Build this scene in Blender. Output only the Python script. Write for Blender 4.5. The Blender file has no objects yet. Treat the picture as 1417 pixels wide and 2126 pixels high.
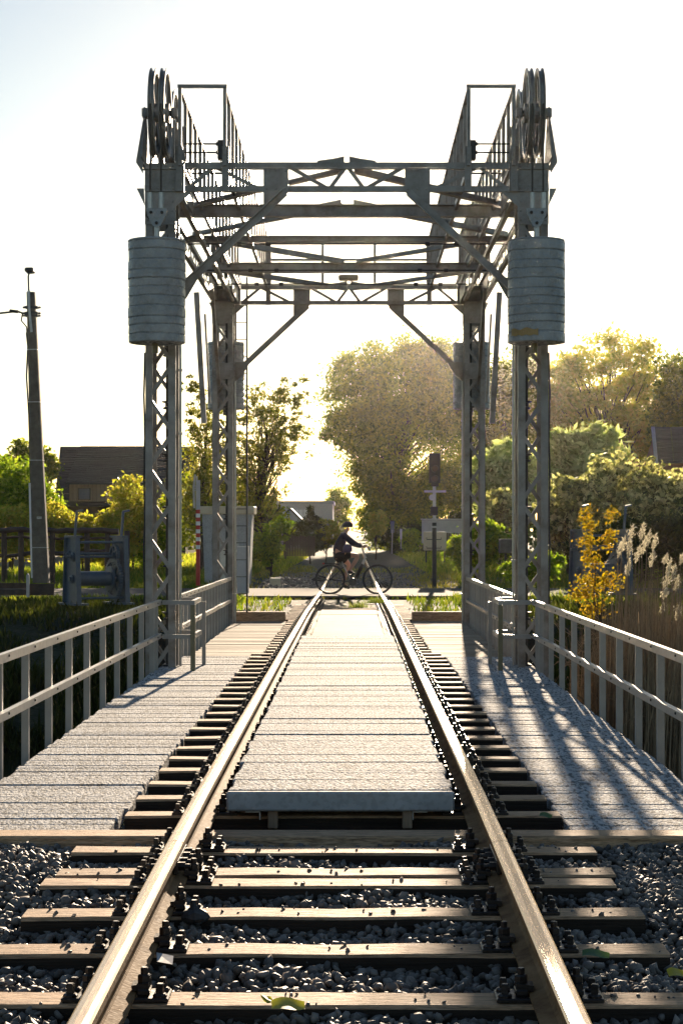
import bpy, math, random
import numpy as np
from mathutils import Vector, Matrix, noise
R = math.radians
rnd = random.Random(7)
rng = np.random.default_rng(7)
S = bpy.context.scene
C = S.collection

# ------------------------------------------------------------------ camera, light, exposure
CAMX, CAMZ, F, VX, VY = 0.07, 1.43, 4000.0, 732.0, 1100.0
cd = bpy.data.cameras.new('camera'); cam = bpy.data.objects.new('camera', cd); C.objects.link(cam)
cam.location = (CAMX, 0, CAMZ); cam.rotation_euler = (R(90), 0, 0)
cd.sensor_fit = 'HORIZONTAL'; cd.sensor_width = 24; cd.lens = F / 1417 * 24
cd.shift_x = -(VX - 708.5) / 1417; cd.shift_y = (VY - 1063) / 1417
cd.clip_start = 0.1; cd.clip_end = 6000
S.camera = cam
SUN_EL, SUN_AZ = R(9.8), R(3.05)           # azimuth clockwise from +Y
w = bpy.data.worlds.new('World'); S.world = w; w.use_nodes = True
nt = w.node_tree; nt.nodes.clear()
sky = nt.nodes.new('ShaderNodeTexSky'); sky.sky_type = 'NISHITA'; sky.sun_disc = False
sky.sun_elevation = SUN_EL; sky.sun_rotation = SUN_AZ
sky.air_density = 1.0; sky.dust_density = 0.35; sky.ozone_density = 1.5
bg = nt.nodes.new('ShaderNodeBackground'); bg.inputs['Strength'].default_value = 0.05
wo = nt.nodes.new('ShaderNodeOutputWorld')
wb = nt.nodes.new('ShaderNodeMixRGB'); wb.blend_type = 'MULTIPLY'; wb.inputs[0].default_value = 1; wb.inputs[2].default_value = (0.96, 1.0, 1.06, 1)   # camera white balance
nt.links.new(sky.outputs[0], wb.inputs[1]); nt.links.new(wb.outputs[0], bg.inputs[0]); nt.links.new(bg.outputs[0], wo.inputs[0])
sd = bpy.data.lights.new('sun', 'SUN'); sd.energy = 5.0; sd.angle = R(0.5); sd.color = (1.0, 0.80, 0.58)
sun = bpy.data.objects.new('sun', sd); C.objects.link(sun)
dirv = Vector((math.sin(SUN_AZ) * math.cos(SUN_EL), math.cos(SUN_AZ) * math.cos(SUN_EL), math.sin(SUN_EL)))
sun.rotation_euler = dirv.to_track_quat('Z', 'Y').to_euler(); sun.location = (0, 0, 30)
S.view_settings.view_transform = 'Standard'; S.view_settings.look = 'None'
S.view_settings.exposure = 1.27; S.view_settings.gamma = 1; S.view_settings.use_curve_mapping = False
S.render.engine = 'CYCLES'
try:
    S.cycles.max_bounces = 8; S.cycles.transparent_max_bounces = 8; S.cycles.volume_bounces = 0
except Exception: pass
HAZE = 0.00004

def P(px, py, Y):
    return Vector((CAMX + (px - VX) * Y / F, Y, CAMZ - (py - VY) * Y / F))

# ------------------------------------------------------------------ materials
def newmat(name):
    m = bpy.data.materials.new(name); m.use_nodes = True
    n = m.node_tree; n.nodes.clear()
    return m, n, n.nodes, n.links
def ramp(N, stops):
    r = N.new('ShaderNodeValToRGB'); e = r.color_ramp.elements
    while len(e) > 1: e.remove(e[-1])
    e[0].position = stops[0][0]; e[0].color = (*stops[0][1], 1)
    for p, c in stops[1:]:
        k = e.new(p); k.color = (*c, 1)
    return r
def solid(name, cols, rough=0.6, metal=0.0, scale=6.0, stretch=(1, 1, 1), bump=0.2, bscale=40.0, island=0.0, spec=0.5, detail=6, coord='Object', bdist=0.01, rvar=0.15, speckle=None):
    """noise-coloured principled surface with fine relief"""
    m, n, N, L = newmat(name)
    tc = N.new('ShaderNodeTexCoord'); mp = N.new('ShaderNodeMapping'); mp.inputs['Scale'].default_value = stretch
    if coord == 'World':
        g = N.new('ShaderNodeNewGeometry'); L.new(g.outputs['Position'], mp.inputs['Vector'])
    else: L.new(tc.outputs[coord], mp.inputs['Vector'])
    nz = N.new('ShaderNodeTexNoise'); nz.inputs['Scale'].default_value = scale; nz.inputs['Detail'].default_value = detail; nz.inputs['Roughness'].default_value = 0.65
    L.new(mp.outputs[0], nz.inputs['Vector'])
    k = len(cols)
    rp = ramp(N, [(0.3 + 0.4 * i / (k - 1), c) for i, c in enumerate(cols)])
    L.new(nz.outputs['Fac'], rp.inputs[0])
    col = rp.outputs[0]
    if island:
        gi = N.new('ShaderNodeNewGeometry'); oi = N.new('ShaderNodeObjectInfo')
        ad = N.new('ShaderNodeMath'); ad.operation = 'ADD'; L.new(gi.outputs['Random Per Island'], ad.inputs[0]); L.new(oi.outputs['Random'], ad.inputs[1])
        fr = N.new('ShaderNodeMath'); fr.operation = 'FRACT'; L.new(ad.outputs[0], fr.inputs[0])
        mr = N.new('ShaderNodeMapRange'); mr.inputs[3].default_value = 1 - island; mr.inputs[4].default_value = 1 + island
        L.new(fr.outputs[0], mr.inputs[0])
        hs = N.new('ShaderNodeHueSaturation'); L.new(mr.outputs[0], hs.inputs['Value']); L.new(col, hs.inputs['Color']); col = hs.outputs[0]
    if speckle:
        sc, dark, amt = speckle
        vn = N.new('ShaderNodeTexNoise'); vn.inputs['Scale'].default_value = sc; vn.inputs['Detail'].default_value = 2
        L.new(mp.outputs[0], vn.inputs['Vector'])
        r2 = ramp(N, [(0.38, (1, 1, 1)), (0.5, (0, 0, 0)), (0.62, (1, 1, 1))]) if amt < 0 else ramp(N, [(0.42, (1, 1, 1)), (0.5, (0, 0, 0))])
        L.new(vn.outputs['Fac'], r2.inputs[0])
        mx = N.new('ShaderNodeMixRGB'); mf = N.new('ShaderNodeMath'); mf.operation = 'MULTIPLY'; mf.inputs[1].default_value = abs(amt)
        L.new(r2.outputs[0], mf.inputs[0]); L.new(mf.outputs[0], mx.inputs[0]); L.new(col, mx.inputs[1]); mx.inputs[2].default_value = (*dark, 1); col = mx.outputs[0]
    b = N.new('ShaderNodeBsdfPrincipled'); L.new(col, b.inputs['Base Color'])
    b.inputs['Metallic'].default_value = metal; b.inputs['Specular IOR Level'].default_value = spec
    rm = N.new('ShaderNodeMapRange'); rm.inputs[3].default_value = max(0.05, rough - rvar); rm.inputs[4].default_value = min(1, rough + rvar)
    n2 = N.new('ShaderNodeTexNoise'); n2.inputs['Scale'].default_value = bscale; n2.inputs['Detail'].default_value = 4
    L.new(mp.outputs[0], n2.inputs['Vector']); L.new(n2.outputs['Fac'], rm.inputs[0]); L.new(rm.outputs[0], b.inputs['Roughness'])
    if bump:
        bp = N.new('ShaderNodeBump'); bp.inputs['Strength'].default_value = bump; bp.inputs['Distance'].default_value = bdist
        L.new(n2.outputs['Fac'], bp.inputs['Height']); L.new(bp.outputs[0], b.inputs['Normal'])
    o = N.new('ShaderNodeOutputMaterial'); L.new(b.outputs[0], o.inputs[0])
    return m
def leafmat(name, cols, trans=0.5, tcol=(1.5, 1.35, 0.6)):
    m, n, N, L = newmat(name); tcol = (tcol[0]*2.3, tcol[1]*2.5, tcol[2]*1.8)
    g = N.new('ShaderNodeNewGeometry'); k = len(cols)
    rp = ramp(N, [(i / (k - 1), c) for i, c in enumerate(cols)]); L.new(g.outputs['Random Per Island'], rp.inputs[0])
    nz = N.new('ShaderNodeTexNoise'); nz.inputs['Scale'].default_value = 0.6; L.new(g.outputs['Position'], nz.inputs['Vector'])
    mr = N.new('ShaderNodeMapRange'); mr.inputs[3].default_value = 0.6; mr.inputs[4].default_value = 1.4; L.new(nz.outputs['Fac'], mr.inputs[0])
    hs = N.new('ShaderNodeHueSaturation'); L.new(mr.outputs[0], hs.inputs['Value']); L.new(rp.outputs[0], hs.inputs['Color'])
    d = N.new('ShaderNodeBsdfPrincipled'); d.inputs['Roughness'].default_value = 0.5; L.new(hs.outputs[0], d.inputs['Base Color']); d.inputs['Specular IOR Level'].default_value = 0.35
    mm = N.new('ShaderNodeMixRGB'); mm.blend_type = 'MULTIPLY'; mm.inputs[0].default_value = 1; L.new(hs.outputs[0], mm.inputs[1]); mm.inputs[2].default_value = (*tcol, 1)
    t = N.new('ShaderNodeBsdfTranslucent'); L.new(mm.outputs[0], t.inputs[0])
    mx = N.new('ShaderNodeMixShader'); mx.inputs[0].default_value = trans
    L.new(d.outputs[0], mx.inputs[1]); L.new(t.outputs[0], mx.inputs[2])
    o = N.new('ShaderNodeOutputMaterial'); L.new(mx.outputs[0], o.inputs[0])
    return m

M = {}
M['steel'] = solid('painted_steel', [(0.15, 0.115, 0.09), (0.27, 0.255, 0.235), (0.37, 0.355, 0.33)], rough=0.42, bump=0.25, bscale=30, bdist=0.004, scale=3, island=0.1)
M['steel_dark'] = solid('dark_steel', [(0.03, 0.03, 0.032), (0.07, 0.065, 0.06)], rough=0.55, bump=0.3, bscale=40, bdist=0.004)
M['railing'] = solid('railing_paint', [(0.26, 0.245, 0.22), (0.36, 0.34, 0.31)], rough=0.40, bump=0.2, bscale=25, bdist=0.003, scale=4, island=0.08)
M['olive'] = solid('olive_paint', [(0.15, 0.13, 0.07), (0.19, 0.165, 0.09)], rough=0.45, bump=0.2)
M['blue_steel'] = solid('blue_grey_paint', [(0.06, 0.09, 0.125), (0.09, 0.125, 0.165)], rough=0.42, bump=0.4, bscale=20, bdist=0.005)
M['weight'] = solid('coated_counterweight', [(0.20, 0.215, 0.22), (0.29, 0.31, 0.32), (0.38, 0.40, 0.405)], rough=0.27, bump=0.8, bscale=14, bdist=0.022, scale=3, rvar=0.12)
M['ochre'] = solid('ochre_paint', [(0.30, 0.20, 0.07), (0.38, 0.26, 0.10)], rough=0.6, bump=0.3)
M['galv'] = solid('galvanised', [(0.35, 0.36, 0.36), (0.5, 0.5, 0.49)], rough=0.35, metal=0.8, bump=0.1)
M['rope'] = solid('greased_rope', [(0.05, 0.04, 0.03), (0.10, 0.08, 0.06)], rough=0.6, bump=0.6, bscale=120, bdist=0.003)
M['railtop'] = solid('polished_rail_head', [(0.58, 0.38, 0.23), (0.74, 0.53, 0.34)], rough=0.28, metal=1.0, bump=0.06, bscale=8, stretch=(30, 1, 30), bdist=0.002, scale=4, rvar=0.08)
M['railside'] = solid('rusty_rail', [(0.14, 0.07, 0.032), (0.25, 0.145, 0.065), (0.33, 0.205, 0.105)], rough=0.85, spec=0.15, bump=0.6, bscale=60, bdist=0.004, scale=8)
M['iron'] = solid('oily_iron', [(0.02, 0.016, 0.014), (0.055, 0.042, 0.035)], rough=0.42, metal=0.3, bump=0.5, bscale=50, bdist=0.004, scale=20)
M['sleeper_side'] = solid('shaded_creosote_side', [(0.022, 0.016, 0.012), (0.05, 0.036, 0.026)], rough=0.8, bump=0.6, bscale=9, stretch=(0.7, 12, 12), bdist=0.01, scale=5, spec=0.2)  # creosoted sides, darkened further so the colour carries their shade
M['sleeper'] = solid('weathered_sleeper', [(0.15, 0.095, 0.05), (0.44, 0.27, 0.15), (0.60, 0.38, 0.22), (0.74, 0.49, 0.29)], rough=0.75, bump=0.9, bscale=7, stretch=(1.2, 22, 12), bdist=0.012, scale=4, island=0.15, spec=0.2, coord='World', speckle=(16, (0.07, 0.045, 0.03), 0.35), detail=9)
M['timber'] = solid('pale_deck_timber', [(0.20, 0.15, 0.10), (0.31, 0.25, 0.18), (0.40, 0.33, 0.25)], rough=0.85, spec=0.08, bump=0.5, bscale=6, coord='World', stretch=(0.6, 10, 10), bdist=0.006, scale=4, island=0.18)
M['concrete'] = solid('speckled_concrete', [(0.40, 0.40, 0.40), (0.64, 0.635, 0.62)], rough=0.85, bump=1.0, bscale=75, bdist=0.02, scale=4, island=0.12, stretch=(1, 0.28, 1), coord='World', speckle=(48, (0.07, 0.07, 0.07), 0.8), spec=0.12)
M['concrete_edge'] = solid('smooth_concrete', [(0.33, 0.34, 0.34), (0.44, 0.45, 0.45)], rough=0.8, bump=0.4, bscale=30, bdist=0.004, scale=5, speckle=(30, (0.14, 0.13, 0.11), 0.25))
M['ballast'] = solid('ballast_stone', [(0.085, 0.070, 0.057), (0.235, 0.20, 0.168)], rough=0.6, bump=0.5, bscale=60, bdist=0.006, scale=10, island=0.55, coord='World')
M['soil'] = solid('soil', [(0.022, 0.018, 0.013), (0.05, 0.04, 0.028)], rough=0.95, bump=1, bscale=12, bdist=0.05, coord='World', scale=0.6)
M['ground'] = solid('grassy_ground', [(0.014, 0.019, 0.007), (0.028, 0.036, 0.012), (0.055, 0.050, 0.022)], rough=0.95, bump=1, bscale=7, bdist=0.08, coord='World', scale=0.5)
M['road'] = solid('pale_asphalt', [(0.09, 0.085, 0.075), (0.13, 0.12, 0.11)], rough=0.95, spec=0.04, bump=0.5, bscale=40, bdist=0.005, coord='World', scale=0.8)
M['water'] = solid('canal_water', [(0.006, 0.008, 0.006), (0.012, 0.014, 0.010)], rough=0.06, bump=0.25, bscale=1.2, bdist=0.03, coord='World', rvar=0.02)
M['roof'] = solid('roof_tile', [(0.045, 0.042, 0.042), (0.075, 0.07, 0.068)], rough=0.6, bump=0.4, bscale=8, bdist=0.01, island=0.2)
M['brick'] = solid('brick_wall', [(0.20, 0.09, 0.06), (0.32, 0.16, 0.11)], rough=0.85, bump=0.3, bscale=10)
M['cladding'] = solid('wood_cladding', [(0.24, 0.16, 0.10), (0.40, 0.29, 0.19)], rough=0.7, bump=0.4, bscale=4, stretch=(8, 8, 0.5), island=0.2)
M['glass'] = solid('window_glass', [(0.05, 0.07, 0.12), (0.07, 0.10, 0.16)], rough=0.25, bump=0.0, spec=0.5, rvar=0.02)
M['pale'] = solid('pale_wall', [(0.42, 0.41, 0.40), (0.52, 0.51, 0.5)], rough=0.8, bump=0.2)
M['fence'] = solid('dark_fence_wood', [(0.035, 0.02, 0.014), (0.08, 0.05, 0.035)], rough=0.6, bump=0.8, bscale=14, bdist=0.01)
M['pole'] = solid('weathered_concrete_pole', [(0.10, 0.085, 0.065), (0.17, 0.15, 0.12)], rough=0.85, bump=0.6, bscale=14, bdist=0.01, scale=6)
M['white'] = solid('white_paint', [(0.62, 0.62, 0.60), (0.75, 0.75, 0.73)], rough=0.5, bump=0.1)
M['red'] = solid('red_paint', [(0.42, 0.02, 0.015), (0.50, 0.035, 0.02)], rough=0.45, bump=0.1)
M['cream'] = solid('cream_cabinet', [(0.50, 0.42, 0.27), (0.60, 0.52, 0.36)], rough=0.5, bump=0.2, bscale=12)
M['black'] = solid('black_plastic', [(0.012, 0.012, 0.012), (0.025, 0.022, 0.02)], rough=0.5, bump=0.2)
M['bark'] = solid('bark', [(0.035, 0.025, 0.016), (0.09, 0.065, 0.045)], rough=0.9, bump=1, bscale=20, bdist=0.03, stretch=(1, 1, 0.3))
M['reed'] = solid('dry_reed', [(0.16, 0.11, 0.06), (0.34, 0.25, 0.15)], rough=0.7, bump=0.0, island=0.35)
M['plume'] = leafmat('reed_plume', [(0.44, 0.40, 0.34), (0.60, 0.56, 0.50)], 0.5, (.55, .5, .55))
M['dense'] = leafmat('dense_green_leaves', [(0.035, 0.055, 0.008), (0.085, 0.11, 0.015), (0.15, 0.155, 0.025)], 0.55)
M['fresh'] = leafmat('fresh_green_leaves', [(0.05, 0.09, 0.012), (0.11, 0.165, 0.02), (0.17, 0.20, 0.03)], 0.55)
M['fresh2'] = leafmat('thin_spring_leaves', [(0.06, 0.075, 0.015), (0.11, 0.12, 0.025), (0.19, 0.165, 0.05)], 0.45)
M['yellow'] = leafmat('yellow_green_leaves', [(0.12, 0.14, 0.03), (0.20, 0.205, 0.045), (0.26, 0.20, 0.07)], 0.55)
M['pale_leaf'] = leafmat('pale_willow_leaves', [(0.16, 0.18, 0.08), (0.30, 0.33, 0.17), (0.44, 0.45, 0.28)], 0.5, (1.2, 1.15, 0.9))
M['brown_leaf'] = leafmat('brownish_leaves', [(0.05, 0.055, 0.02), (0.20, 0.19, 0.10), (0.48, 0.44, 0.30)], 0.45, (1.3, 1.25, 0.9))
M['maple'] = leafmat('orange_maple_leaves', [(0.14, 0.135, 0.015), (0.30, 0.22, 0.02), (0.20, 0.12, 0.02)], 0.5, (1.0, 0.85, 0.3))
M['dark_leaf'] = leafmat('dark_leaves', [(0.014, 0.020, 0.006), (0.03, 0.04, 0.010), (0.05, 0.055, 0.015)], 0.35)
M['grass'] = leafmat('grass_blades', [(0.035, 0.065, 0.010), (0.07, 0.10, 0.015), (0.13, 0.13, 0.03)], 0.5)
M['grass2'] = leafmat('sunlit_grass_blades', [(0.07, 0.10, 0.015), (0.14, 0.16, 0.03), (0.24, 0.21, 0.07)], 0.55)  # brighter copy of the grass colour with sunlight mixed into it
M['drygrass'] = leafmat('dry_grass_blades', [(0.16, 0.13, 0.05), (0.11, 0.12, 0.03), (0.22, 0.18, 0.08)], 0.5)
M['skin'] = solid('skin', [(0.42, 0.22, 0.15), (0.50, 0.28, 0.19)], rough=0.5, bump=0.0)
M['jacket'] = solid('navy_jacket', [(0.010, 0.012, 0.025), (0.018, 0.02, 0.04)], rough=0.8, bump=0.3, bscale=30)
M['skirt'] = solid('black_shorts', [(0.01, 0.009, 0.010), (0.018, 0.015, 0.016)], rough=0.85, bump=0.3, bscale=30)
M['bag'] = solid('purple_bag', [(0.05, 0.035, 0.09), (0.10, 0.07, 0.15)], rough=0.6, bump=0.4, bscale=14, bdist=0.02)
M['frame'] = solid('silver_frame', [(0.40, 0.38, 0.35), (0.5, 0.48, 0.45)], rough=0.35, metal=0.3, bump=0.0)
M['tyre'] = solid('tyre', [(0.012, 0.011, 0.010), (0.02, 0.018, 0.016)], rough=0.7, bump=0.0)
M['lens'] = solid('unlit_lens', [(0.10, 0.08, 0.07), (0.14, 0.10, 0.09)], rough=0.2, bump=0.0)
M['litter'] = leafmat('yellow_leaf', [(0.35, 0.36, 0.04), (0.42, 0.40, 0.06)], 0.4, (1.2, 1.1, 0.5))
M['litter_green'] = leafmat('green_leaf', [(0.06, 0.12, 0.06), (0.10, 0.18, 0.09)], 0.3)
M['paper'] = solid('paper', [(0.5, 0.5, 0.5), (0.6, 0.6, 0.6)], rough=0.8, bump=0.0)
M['rock'] = solid('dark_rock', [(0.025, 0.025, 0.027), (0.06, 0.058, 0.055)], rough=0.7, bump=0.8, bscale=25, bdist=0.01)

# ------------------------------------------------------------------ object helpers
WP = {}                                        # world position of every parent
def tag(o, label=None, cat=None, group=None, kind=None):
    if label: o['label'] = label
    if cat: o['category'] = cat
    if group: o['group'] = group
    if kind: o['kind'] = kind
    return o
def thing(name, loc, label, cat, group=None):
    o = bpy.data.objects.new(name, None); C.objects.link(o); o.location = loc
    o.empty_display_size = 0.2
    WP[o.name] = Vector(loc)
    return tag(o, label, cat, group)
class MB:
    def __init__(s): s.v = []; s.f = []; s.m = []
    def add(s, vs, fs, mi=0):
        n = len(s.v); s.v += [tuple(v) for v in vs]; s.f += [tuple(i + n for i in f) for f in fs]; s.m += [mi] * len(fs); return s
    def box(s, a, b, mi=0):
        (x0, y0, z0), (x1, y1, z1) = a, b
        return s.add([(x0,y0,z0),(x1,y0,z0),(x1,y1,z0),(x0,y1,z0),(x0,y0,z1),(x1,y0,z1),(x1,y1,z1),(x0,y1,z1)],
            [(0,3,2,1),(4,5,6,7),(0,1,5,4),(1,2,6,5),(2,3,7,6),(3,0,4,7)], mi)
    def cbox(s, a, b, c=0.008, jit=0.0, mi=0):
        """chamfered box"""
        a = Vector(a); b = Vector(b)
        a, b = Vector([min(a[i], b[i]) for i in range(3)]), Vector([max(a[i], b[i]) for i in range(3)])
        c = min(c, min((b - a)) * 0.4)
        vs = []; idx = {}
        for sx in (0, 1):
            for sy in (0, 1):
                for sz in (0, 1):
                    p = Vector((b.x if sx else a.x, b.y if sy else a.y, b.z if sz else a.z))
                    if jit: p += Vector((rnd.uniform(-jit, jit) * 2, rnd.uniform(-jit, jit), rnd.uniform(-jit, jit) * 0.4))
                    d = Vector((-1 if sx else 1, -1 if sy else 1, -1 if sz else 1)) * c
                    for ax in range(3):      # vertex lying on the face normal to ax
                        q = p.copy()
                        for k in range(3):
                            if k != ax: q[k] += d[k]
                        idx[(sx, sy, sz, ax)] = len(vs); vs.append(q)
        fs = []
        def K(t, ax): return idx[(t[0], t[1], t[2], ax)]
        for ax in range(3):
            o1, o2 = [(1, 2), (2, 0), (0, 1)][ax]
            for sgn in (0, 1):
                q = []
                for u, v in ((0,0),(1,0),(1,1),(0,1)):
                    t = [0,0,0]; t[ax] = sgn; t[o1] = u; t[o2] = v; q.append(K(t, ax))
                fs.append(q if sgn else q[::-1])
        for ax in range(3):                   # edges along ax
            o1, o2 = [(1, 2), (2, 0), (0, 1)][ax]
            for u in (0, 1):
                for v in (0, 1):
                    t0 = [0,0,0]; t1 = [0,0,0]; t0[ax] = 0; t1[ax] = 1
                    for t in (t0, t1): t[o1] = u; t[o2] = v
                    q = [K(t0, o1), K(t1, o1), K(t1, o2), K(t0, o2)]
                    if (u == v): q = q[::-1]
                    fs.append(q)
        for sx in (0, 1):
            for sy in (0, 1):
                for sz in (0, 1):
                    q = [idx[(sx, sy, sz, k)] for k in range(3)]
                    if (sx + sy + sz) % 2 == 0: q = q[::-1]
                    fs.append(q)
        return s.add(vs, fs, mi)
    def bar(s, p, q, w, h, up=(0, 0, 1), mi=0):
        p = Vector(p); q = Vector(q); d = (q - p).normalized(); u = Vector(up)
        if abs(d.dot(u)) > 0.98: u = Vector((0, 1, 0))
        sd_ = d.cross(u).normalized(); u = sd_.cross(d).normalized()
        a = sd_ * w / 2; b = u * h / 2
        return s.add([p-a-b, p+a-b, p+a+b, p-a+b, q-a-b, q+a-b, q+a+b, q-a+b], [(0,1,2,3),(7,6,5,4),(0,4,5,1),(1,5,6,2),(2,6,7,3),(3,7,4,0)], mi)
    def angle(s, p, q, w, t=0.012, up=(0, 1, 0), mi=0):
        """L profile: face plate w wide plus a flange standing back along up"""
        p = Vector(p); q = Vector(q); d = (q - p).normalized(); u = Vector(up); sd_ = d.cross(u).normalized()
        s.bar(p, q, w, t, up, mi)
        o = sd_ * (w / 2 - t / 2) + u * (w * 0.4)
        return s.bar(p + o, q + o, t, w * 0.7, up, mi)
    def tube(s, pts, r, n=8, caps=True, mi=0):
        pts = [Vector(p) for p in pts]; rs = r if isinstance(r, (list, tuple)) else [r] * len(pts)
        base = len(s.v); prev = None
        for i, p in enumerate(pts):
            d = (pts[min(i + 1, len(pts) - 1)] - pts[max(i - 1, 0)]).normalized()
            if prev is None:
                u = Vector((0, 0, 1)) if abs(d.z) < 0.9 else Vector((1, 0, 0))
                a = d.cross(u).normalized()
            else: a = (prev - d * prev.dot(d)).normalized()
            prev = a; b = d.cross(a)
            for k in range(n):
                t = 2 * math.pi * k / n; s.v.append(tuple(p + (a * math.cos(t) + b * math.sin(t)) * rs[i]))
        for i in range(len(pts) - 1):
            for k in range(n):
                k2 = (k + 1) % n
                s.f.append((base+i*n+k, base+i*n+k2, base+(i+1)*n+k2, base+(i+1)*n+k)); s.m.append(mi)
        if caps:
            s.f.append(tuple(base + k for k in range(n))[::-1]); s.f.append(tuple(base + (len(pts)-1)*n + k for k in range(n))); s.m += [mi, mi]
        return s
    def lathe(s, prof, c, axis='z', n=32, closed=False, mi=0):
        """prof: (radius, along)"""
        base = len(s.v); c = Vector(c)
        for (r_, h) in prof:
            for k in range(n):
                t = 2 * math.pi * k / n; u, v = r_ * math.cos(t), r_ * math.sin(t)
                s.v.append(tuple(c + (Vector((u, v, h)) if axis == 'z' else Vector((h, u, v)) if axis == 'x' else Vector((v, h, u)))))
        m = len(prof)
        for i in range(m if closed else m - 1):
            j = (i + 1) % m
            for k in range(n):
                k2 = (k + 1) % n; s.f.append((base+i*n+k, base+i*n+k2, base+j*n+k2, base+j*n+k)); s.m.append(mi)
        return s
    def prism(s, poly, d0, d1, axis='y', mi=0):
        """poly in the plane normal to axis, extruded d0..d1"""
        def mk(u, v, d): return (u, d, v) if axis == 'y' else (d, u, v) if axis == 'x' else (u, v, d)
        n = len(poly); vs = [mk(u, v, d0) for u, v in poly] + [mk(u, v, d1) for u, v in poly]
        fs = [tuple(range(n)), tuple(range(2*n-1, n-1, -1))] + [(i, i + n, (i+1) % n + n, (i+1) % n) for i in range(n)]
        return s.add(vs, fs, mi)
    def build(s, name, mat, parent=None, origin=None, smooth=False, label=None, cat=None, group=None, kind=None):
        me = bpy.data.meshes.new(name); v = np.array([tuple(a) for a in s.v], dtype=float)
        if origin is None:
            origin = Vector(((v[:, 0].min() + v[:, 0].max()) / 2, (v[:, 1].min() + v[:, 1].max()) / 2, v[:, 2].min()))
        origin = Vector(origin)
        me.from_pydata((v - np.array(origin)).tolist(), [], s.f)
        for mm in (mat if isinstance(mat, (list, tuple)) else [mat]): me.materials.append(mm)
        if any(s.m): me.polygons.foreach_set('material_index', s.m)
        if smooth: me.polygons.foreach_set('use_smooth', [True] * len(s.f))
        me.update()
        return place(name, me, origin, parent, label, cat, group, kind)
def place(name, me, wpos, parent=None, label=None, cat=None, group=None, kind=None):
    o = bpy.data.objects.new(name, me); C.objects.link(o); wpos = Vector(wpos)
    if parent is not None:
        o.parent = parent; o.location = wpos - WP[parent.name]
    else: o.location = wpos
    WP[o.name] = wpos
    return tag(o, label, cat, group, kind)
def fixn(o):
    import bmesh
    bm = bmesh.new(); bm.from_mesh(o.data); bmesh.ops.recalc_face_normals(bm, faces=bm.faces); bm.to_mesh(o.data); bm.free(); return o
def npmesh(name, V, faces, mat, k=4, smooth=False):
    """V (n,3), faces (m,k) fast mesh"""
    me = bpy.data.meshes.new(name); me.vertices.add(len(V)); me.vertices.foreach_set('co', V.astype(np.float32).ravel())
    m = len(faces); me.loops.add(m * k); me.loops.foreach_set('vertex_index', faces.astype(np.int32).ravel())
    me.polygons.add(m); me.polygons.foreach_set('loop_start', np.arange(0, m * k, k, dtype=np.int32)); me.polygons.foreach_set('loop_total', np.full(m, k, dtype=np.int32))
    me.materials.append(mat)
    if smooth: me.polygons.foreach_set('use_smooth', np.ones(m, dtype=bool))
    me.update(calc_edges=True); me.validate()
    return me

def railz(y):
    ys = [0, 5.75, 7.3, 8.9, 10.5, 23.6, 34, 43, 50, 400]; zs = [-.06, -.045, -.028, -.008, .006, .013, 0.0, -.08, -.15, -.17]
    return float(np.interp(y, ys, zs))
def gz(x, y):
    """ground height"""
    ax = abs(x)
    if y < 10.05:
        return -0.30 - max(0, ax - 2.9) * 0.35 + 0.0
    if y < 40:
        a = float(np.interp(y, [10.05, 10.25, 12, 28.5, 31.5, 37.5, 40], [-0.32, -2.3, -2.9, -2.9, -2.6, -0.32, -0.24]))
        return a + (0.10 * math.sin(x * 1.3 + y) if 31 < y < 37 else 0)
    base = float(np.interp(y, [40, 46, 54, 62, 90, 4000], [-0.26, -0.24, -0.24, -0.10, -0.10, -0.3]))
    if ax < 3.2 and y > 46: base = -0.30 if ax < 2.2 else -0.30 + (ax - 2.2) * (base + 0.30)
    return base + 0.04 * math.sin(x * 0.9) * math.sin(y * 0.7) * (1 if y > 54 and ax > 3 else 0)

# ------------------------------------------------------------------ setting: ground, water, road
xs = sorted(set([-3000, -800, -300, -150, -100, -70, -50, -40, -30] + list(np.arange(-24, 24.01, 0.8)) + [-2.2, 2.2, -3.2, 3.2, 30, 40, 50, 70, 100, 150, 300, 800, 3000]))
ys = [-60, -20, 0, 4, 8, 9.9, 10.05, 10.25, 12, 20, 28.5, 30, 31.5] + list(np.arange(32.2, 64, 0.8)) + [66, 70, 75, 80, 90, 100, 120, 150, 200, 300, 500, 1000, 2000, 4500]
gv = [(x, y, gz(x, y)) for y in ys for x in xs]; nx = len(xs)
gf = [(j*nx+i, j*nx+i+1, (j+1)*nx+i+1, (j+1)*nx+i) for j in range(len(ys)-1) for i in range(nx-1)]
MB().add(gv, gf).build('ground', M['ground'], origin=(0, 0, 0), smooth=True, kind='structure', label='grassy ground and canal banks')
MB().add([(-200, 10.2, -2.25), (200, 10.2, -2.25), (200, 33.5, -2.25), (-200, 33.5, -2.25)], [(0, 1, 2, 3)]).build('water', M['water'], origin=(0, 20, -2.25), kind='structure', label='dark canal water under the bridge')
rv = []; rf = []
rx = [-120, -60, -30, -15, -8, -4, -2.6, 0, 2.6, 4, 8, 15, 30, 60, 120]
for x in rx: rv += [(x, 46.4, -0.20), (x, 46.5, -0.165), (x, 52.2, -0.155), (x, 52.3, -0.20)]
for i in range(len(rx)-1):
    for k in range(3): rf.append((i*4+k, (i+1)*4+k, (i+1)*4+k+1, i*4+k+1))
MB().add(rv, rf).build('road', M['road'], origin=(0, 49, -0.2), kind='structure', label='narrow pale road crossing the tracks')

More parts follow.
